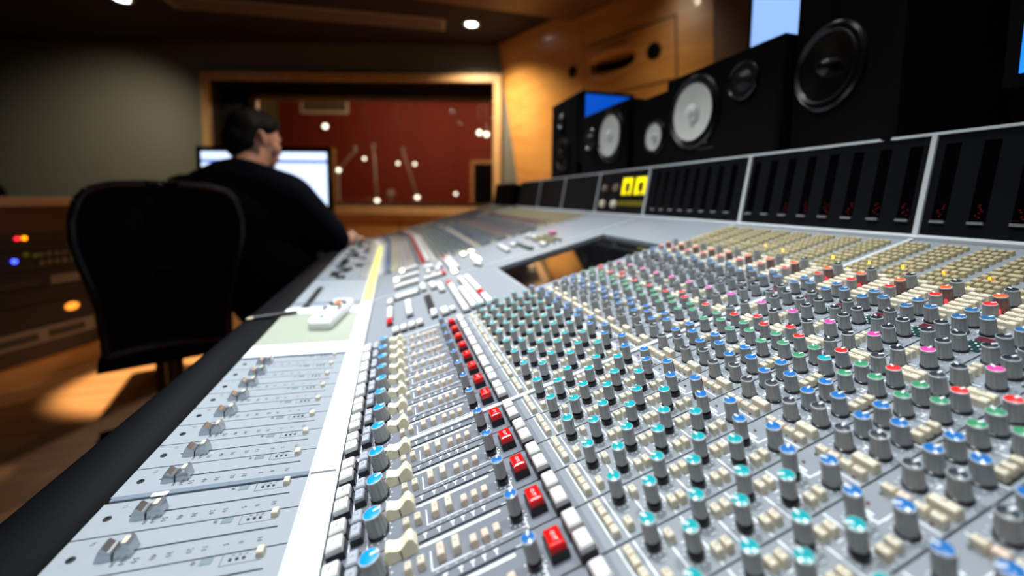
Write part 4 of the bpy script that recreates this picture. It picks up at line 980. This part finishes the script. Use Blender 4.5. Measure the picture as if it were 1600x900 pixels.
# ================================================================== studio room seen through the window
def pt(w_, off, z): return BW(w_, off, z)
from mathutils import Vector as V3
def lamp(loc, label, r=.055):  # added glowing balls on made-up cords, standing for reflections and glints
    t = thing('reflected_glint', label, 'lamp', loc); b = MB(); b.lathe([(0, -r), (r * .7, -r * .7), (r, 0), (r * .7, r * .7), (0, r)], 16, ['glint_glow'] * 4); obj('glint_glow', b, t)
    b = MB(); b.lathe([(r * .5, r * .8), (r * .5, r * 1.6), (0, r * 1.6)], 12, ['dark'] * 2); obj('socket', b, t)
    b = MB(); b.tube((0, 0, r * 1.5), (0, 0, 3.5 - loc[2]), .004, .004, 'dark', 6); obj('cord', b, t); return t
for loc, lb in (((-1.31, 9.38, 2.49), 'bright ceiling light reflection, an added glowing ball, alone near the top left behind the window'), ((1.72, 8.5, 2.39), 'brightest round reflection, an added glowing ball, at the right side behind the window'),
                ((1.86, 8.46, 2.36), 'small added reflection ball touching the brightest one at the right behind the window'), ((-.55, 9.11, 1.84), 'round added glint ball between the two slanted microphone booms behind the window'),
                ((.44, 8.81, 1.74), 'round added glint ball beside the leaning microphone stand behind the window'), ((.11, 8.91, 1.75), 'small dim added glint ball left of the leaning microphone stand behind the window'),
                ((1.24, 8.53, 1.14), 'low round added glint ball on the right above the window ledge')):
    lamp(loc, lb, .05 if 'bright' in lb else .03)
def stand(label, base, top, boom0, boom1, grp=None):
    t = thing('microphone_stand', label, 'microphone stand', (base[0], base[1], 0), 0, grp); B = V3((base[0], base[1], 0))
    b = MB(); b.tube((0, 0, .02), V3(top) - B, .014, .012, 'alu', 10); obj('pole', b, t)
    for k in range(3):
        a = 2.1 * k; b = MB(); b.tube((0, 0, .16), (.28 * math.cos(a), .28 * math.sin(a), .012), .011, .011, 'alu', 8); obj('leg', b, t)
    b = MB(); b.tube(V3(boom0) - B, V3(boom1) - B, .022, .022, 'vent', 10); obj('boom', b, t)
    e = V3(boom1) - B; b = MB(); b.lathe([(0, -.07), (.03, -.05), (.032, .03), (.045, .04), (.045, .08), (0, .1)], 14, ['alu_bright'] * 5, tuple(e)); obj('microphone', b, t)
    b = MB(); b.lathe([(0, -.05), (.05, 0), (0, .05)], 14, ['glint_glow'] * 2, tuple(V3(boom0) - B)); obj('stand_glint', b, t)  # glint on the stand, painted as a small glowing body
stand('microphone stand with a boom slanting up to the right, left one behind the window', (-1.06, 9.23), (-1.06, 9.23, 1.6), (-1.06, 9.23, 1.6), (-.73, 9.17, 2.0))
stand('upright microphone stand in the middle behind the window', (-.31, 8.96), (-.34, 9.0, 1.9), (-.31, 8.96, .99), (-.37, 9.07, 2.05))
stand('leaning microphone stand behind the window, right of the upright one', (.55, 8.72), (.5, 8.75, 1.0), (.48, 8.74, 1.06), (.22, 8.89, 1.98))
dk = thing('drum_kit', 'drum kit with low cymbals standing in the red studio behind the window', 'drums', (-.02, 9.55, 0))
for x, y, z, r in ((-.45, .1, 1.0, .2), (.5, .15, 1.02, .22)):
    b = MB(); b.lathe([(0, .02), (r * .25, .012), (r, 0), (0, -.003)], 24, ['wood_frame'] * 3, (x, y, z), rot=Matrix.Rotation(.25, 3, 'Y')); o = obj('cymbal', b, dk)
    b = MB(); b.tube((x, y, 0), (x, y, z), .01, .01, 'alu'); obj('cymbal_stand', b, dk)
for x, y, z, r, h in ((0, .1, 0, .28, .5), (-.2, -.15, .7, .15, .2), (.18, -.15, .7, .15, .2), (.45, -.2, .3, .2, .35)):
    b = MB(); b.lathe([(0, z), (r, z), (r * 1.02, z + .03), (r, z + h - .03), (r * 1.02, z + h), (0, z + h)], 24, ['dark', 'alu', 'wood_brown', 'alu', 'paper'], (x, y, 0)); obj('drum', b, dk)
b = MB(); b.lathe([(0, -.1), (.09, -.06), (.11, 0), (.08, .08), (0, .12)], 16, ['vent'] * 4, (-.02, .0, 1.12)); obj('microphone', b, dk)
b = MB(); b.tube((-.02, 0, 0), (-.02, 0, 1.02), .012, .012, 'alu'); obj('microphone_pole', b, dk)
def frame(name, label, cat, w0, w1, z0, z1, off, f_, fm, fill, th=.06, group=None):
    t = thing(name, label, cat, BW((w0 + w1) / 2, off, z0), bw_rot); hw = (w1 - w0) / 2; h = z1 - z0
    for a in ((-hw, hw, h - f_, h), (-hw, hw, 0, f_), (-hw, -hw + f_, f_, h - f_), (hw - f_, hw, f_, h - f_)): b = MB(); b.slab(a[0], a[1], -th, 0, a[2], a[3], fm); obj('frame_bar', b, t)
    b = MB(); b.slab(-hw + f_, hw - f_, -th * .4, 0, f_, h - f_, fill); obj('panel', b, t); return t
frame('wall_grille', 'pale rectangular air grille high on the red studio wall behind the window', 'vent', 3.72, 4.86, 3.02, 3.36, 4.88, .06, 'beige', 'olive_wall')
frame('wall_frame', 'tall wooden frame on the red studio wall, just right of the man and his screen', 'frame', 4.05, 5.22, .68, 2.2, 4.88, .09, 'wood_frame', 'red_wall')
frame('studio_door', 'wood-framed dark glass door at the right end of the red studio behind the window', 'door', .12, .82, .0, 1.96, 4.88, .08, 'wood_frame', 'meter_panel')
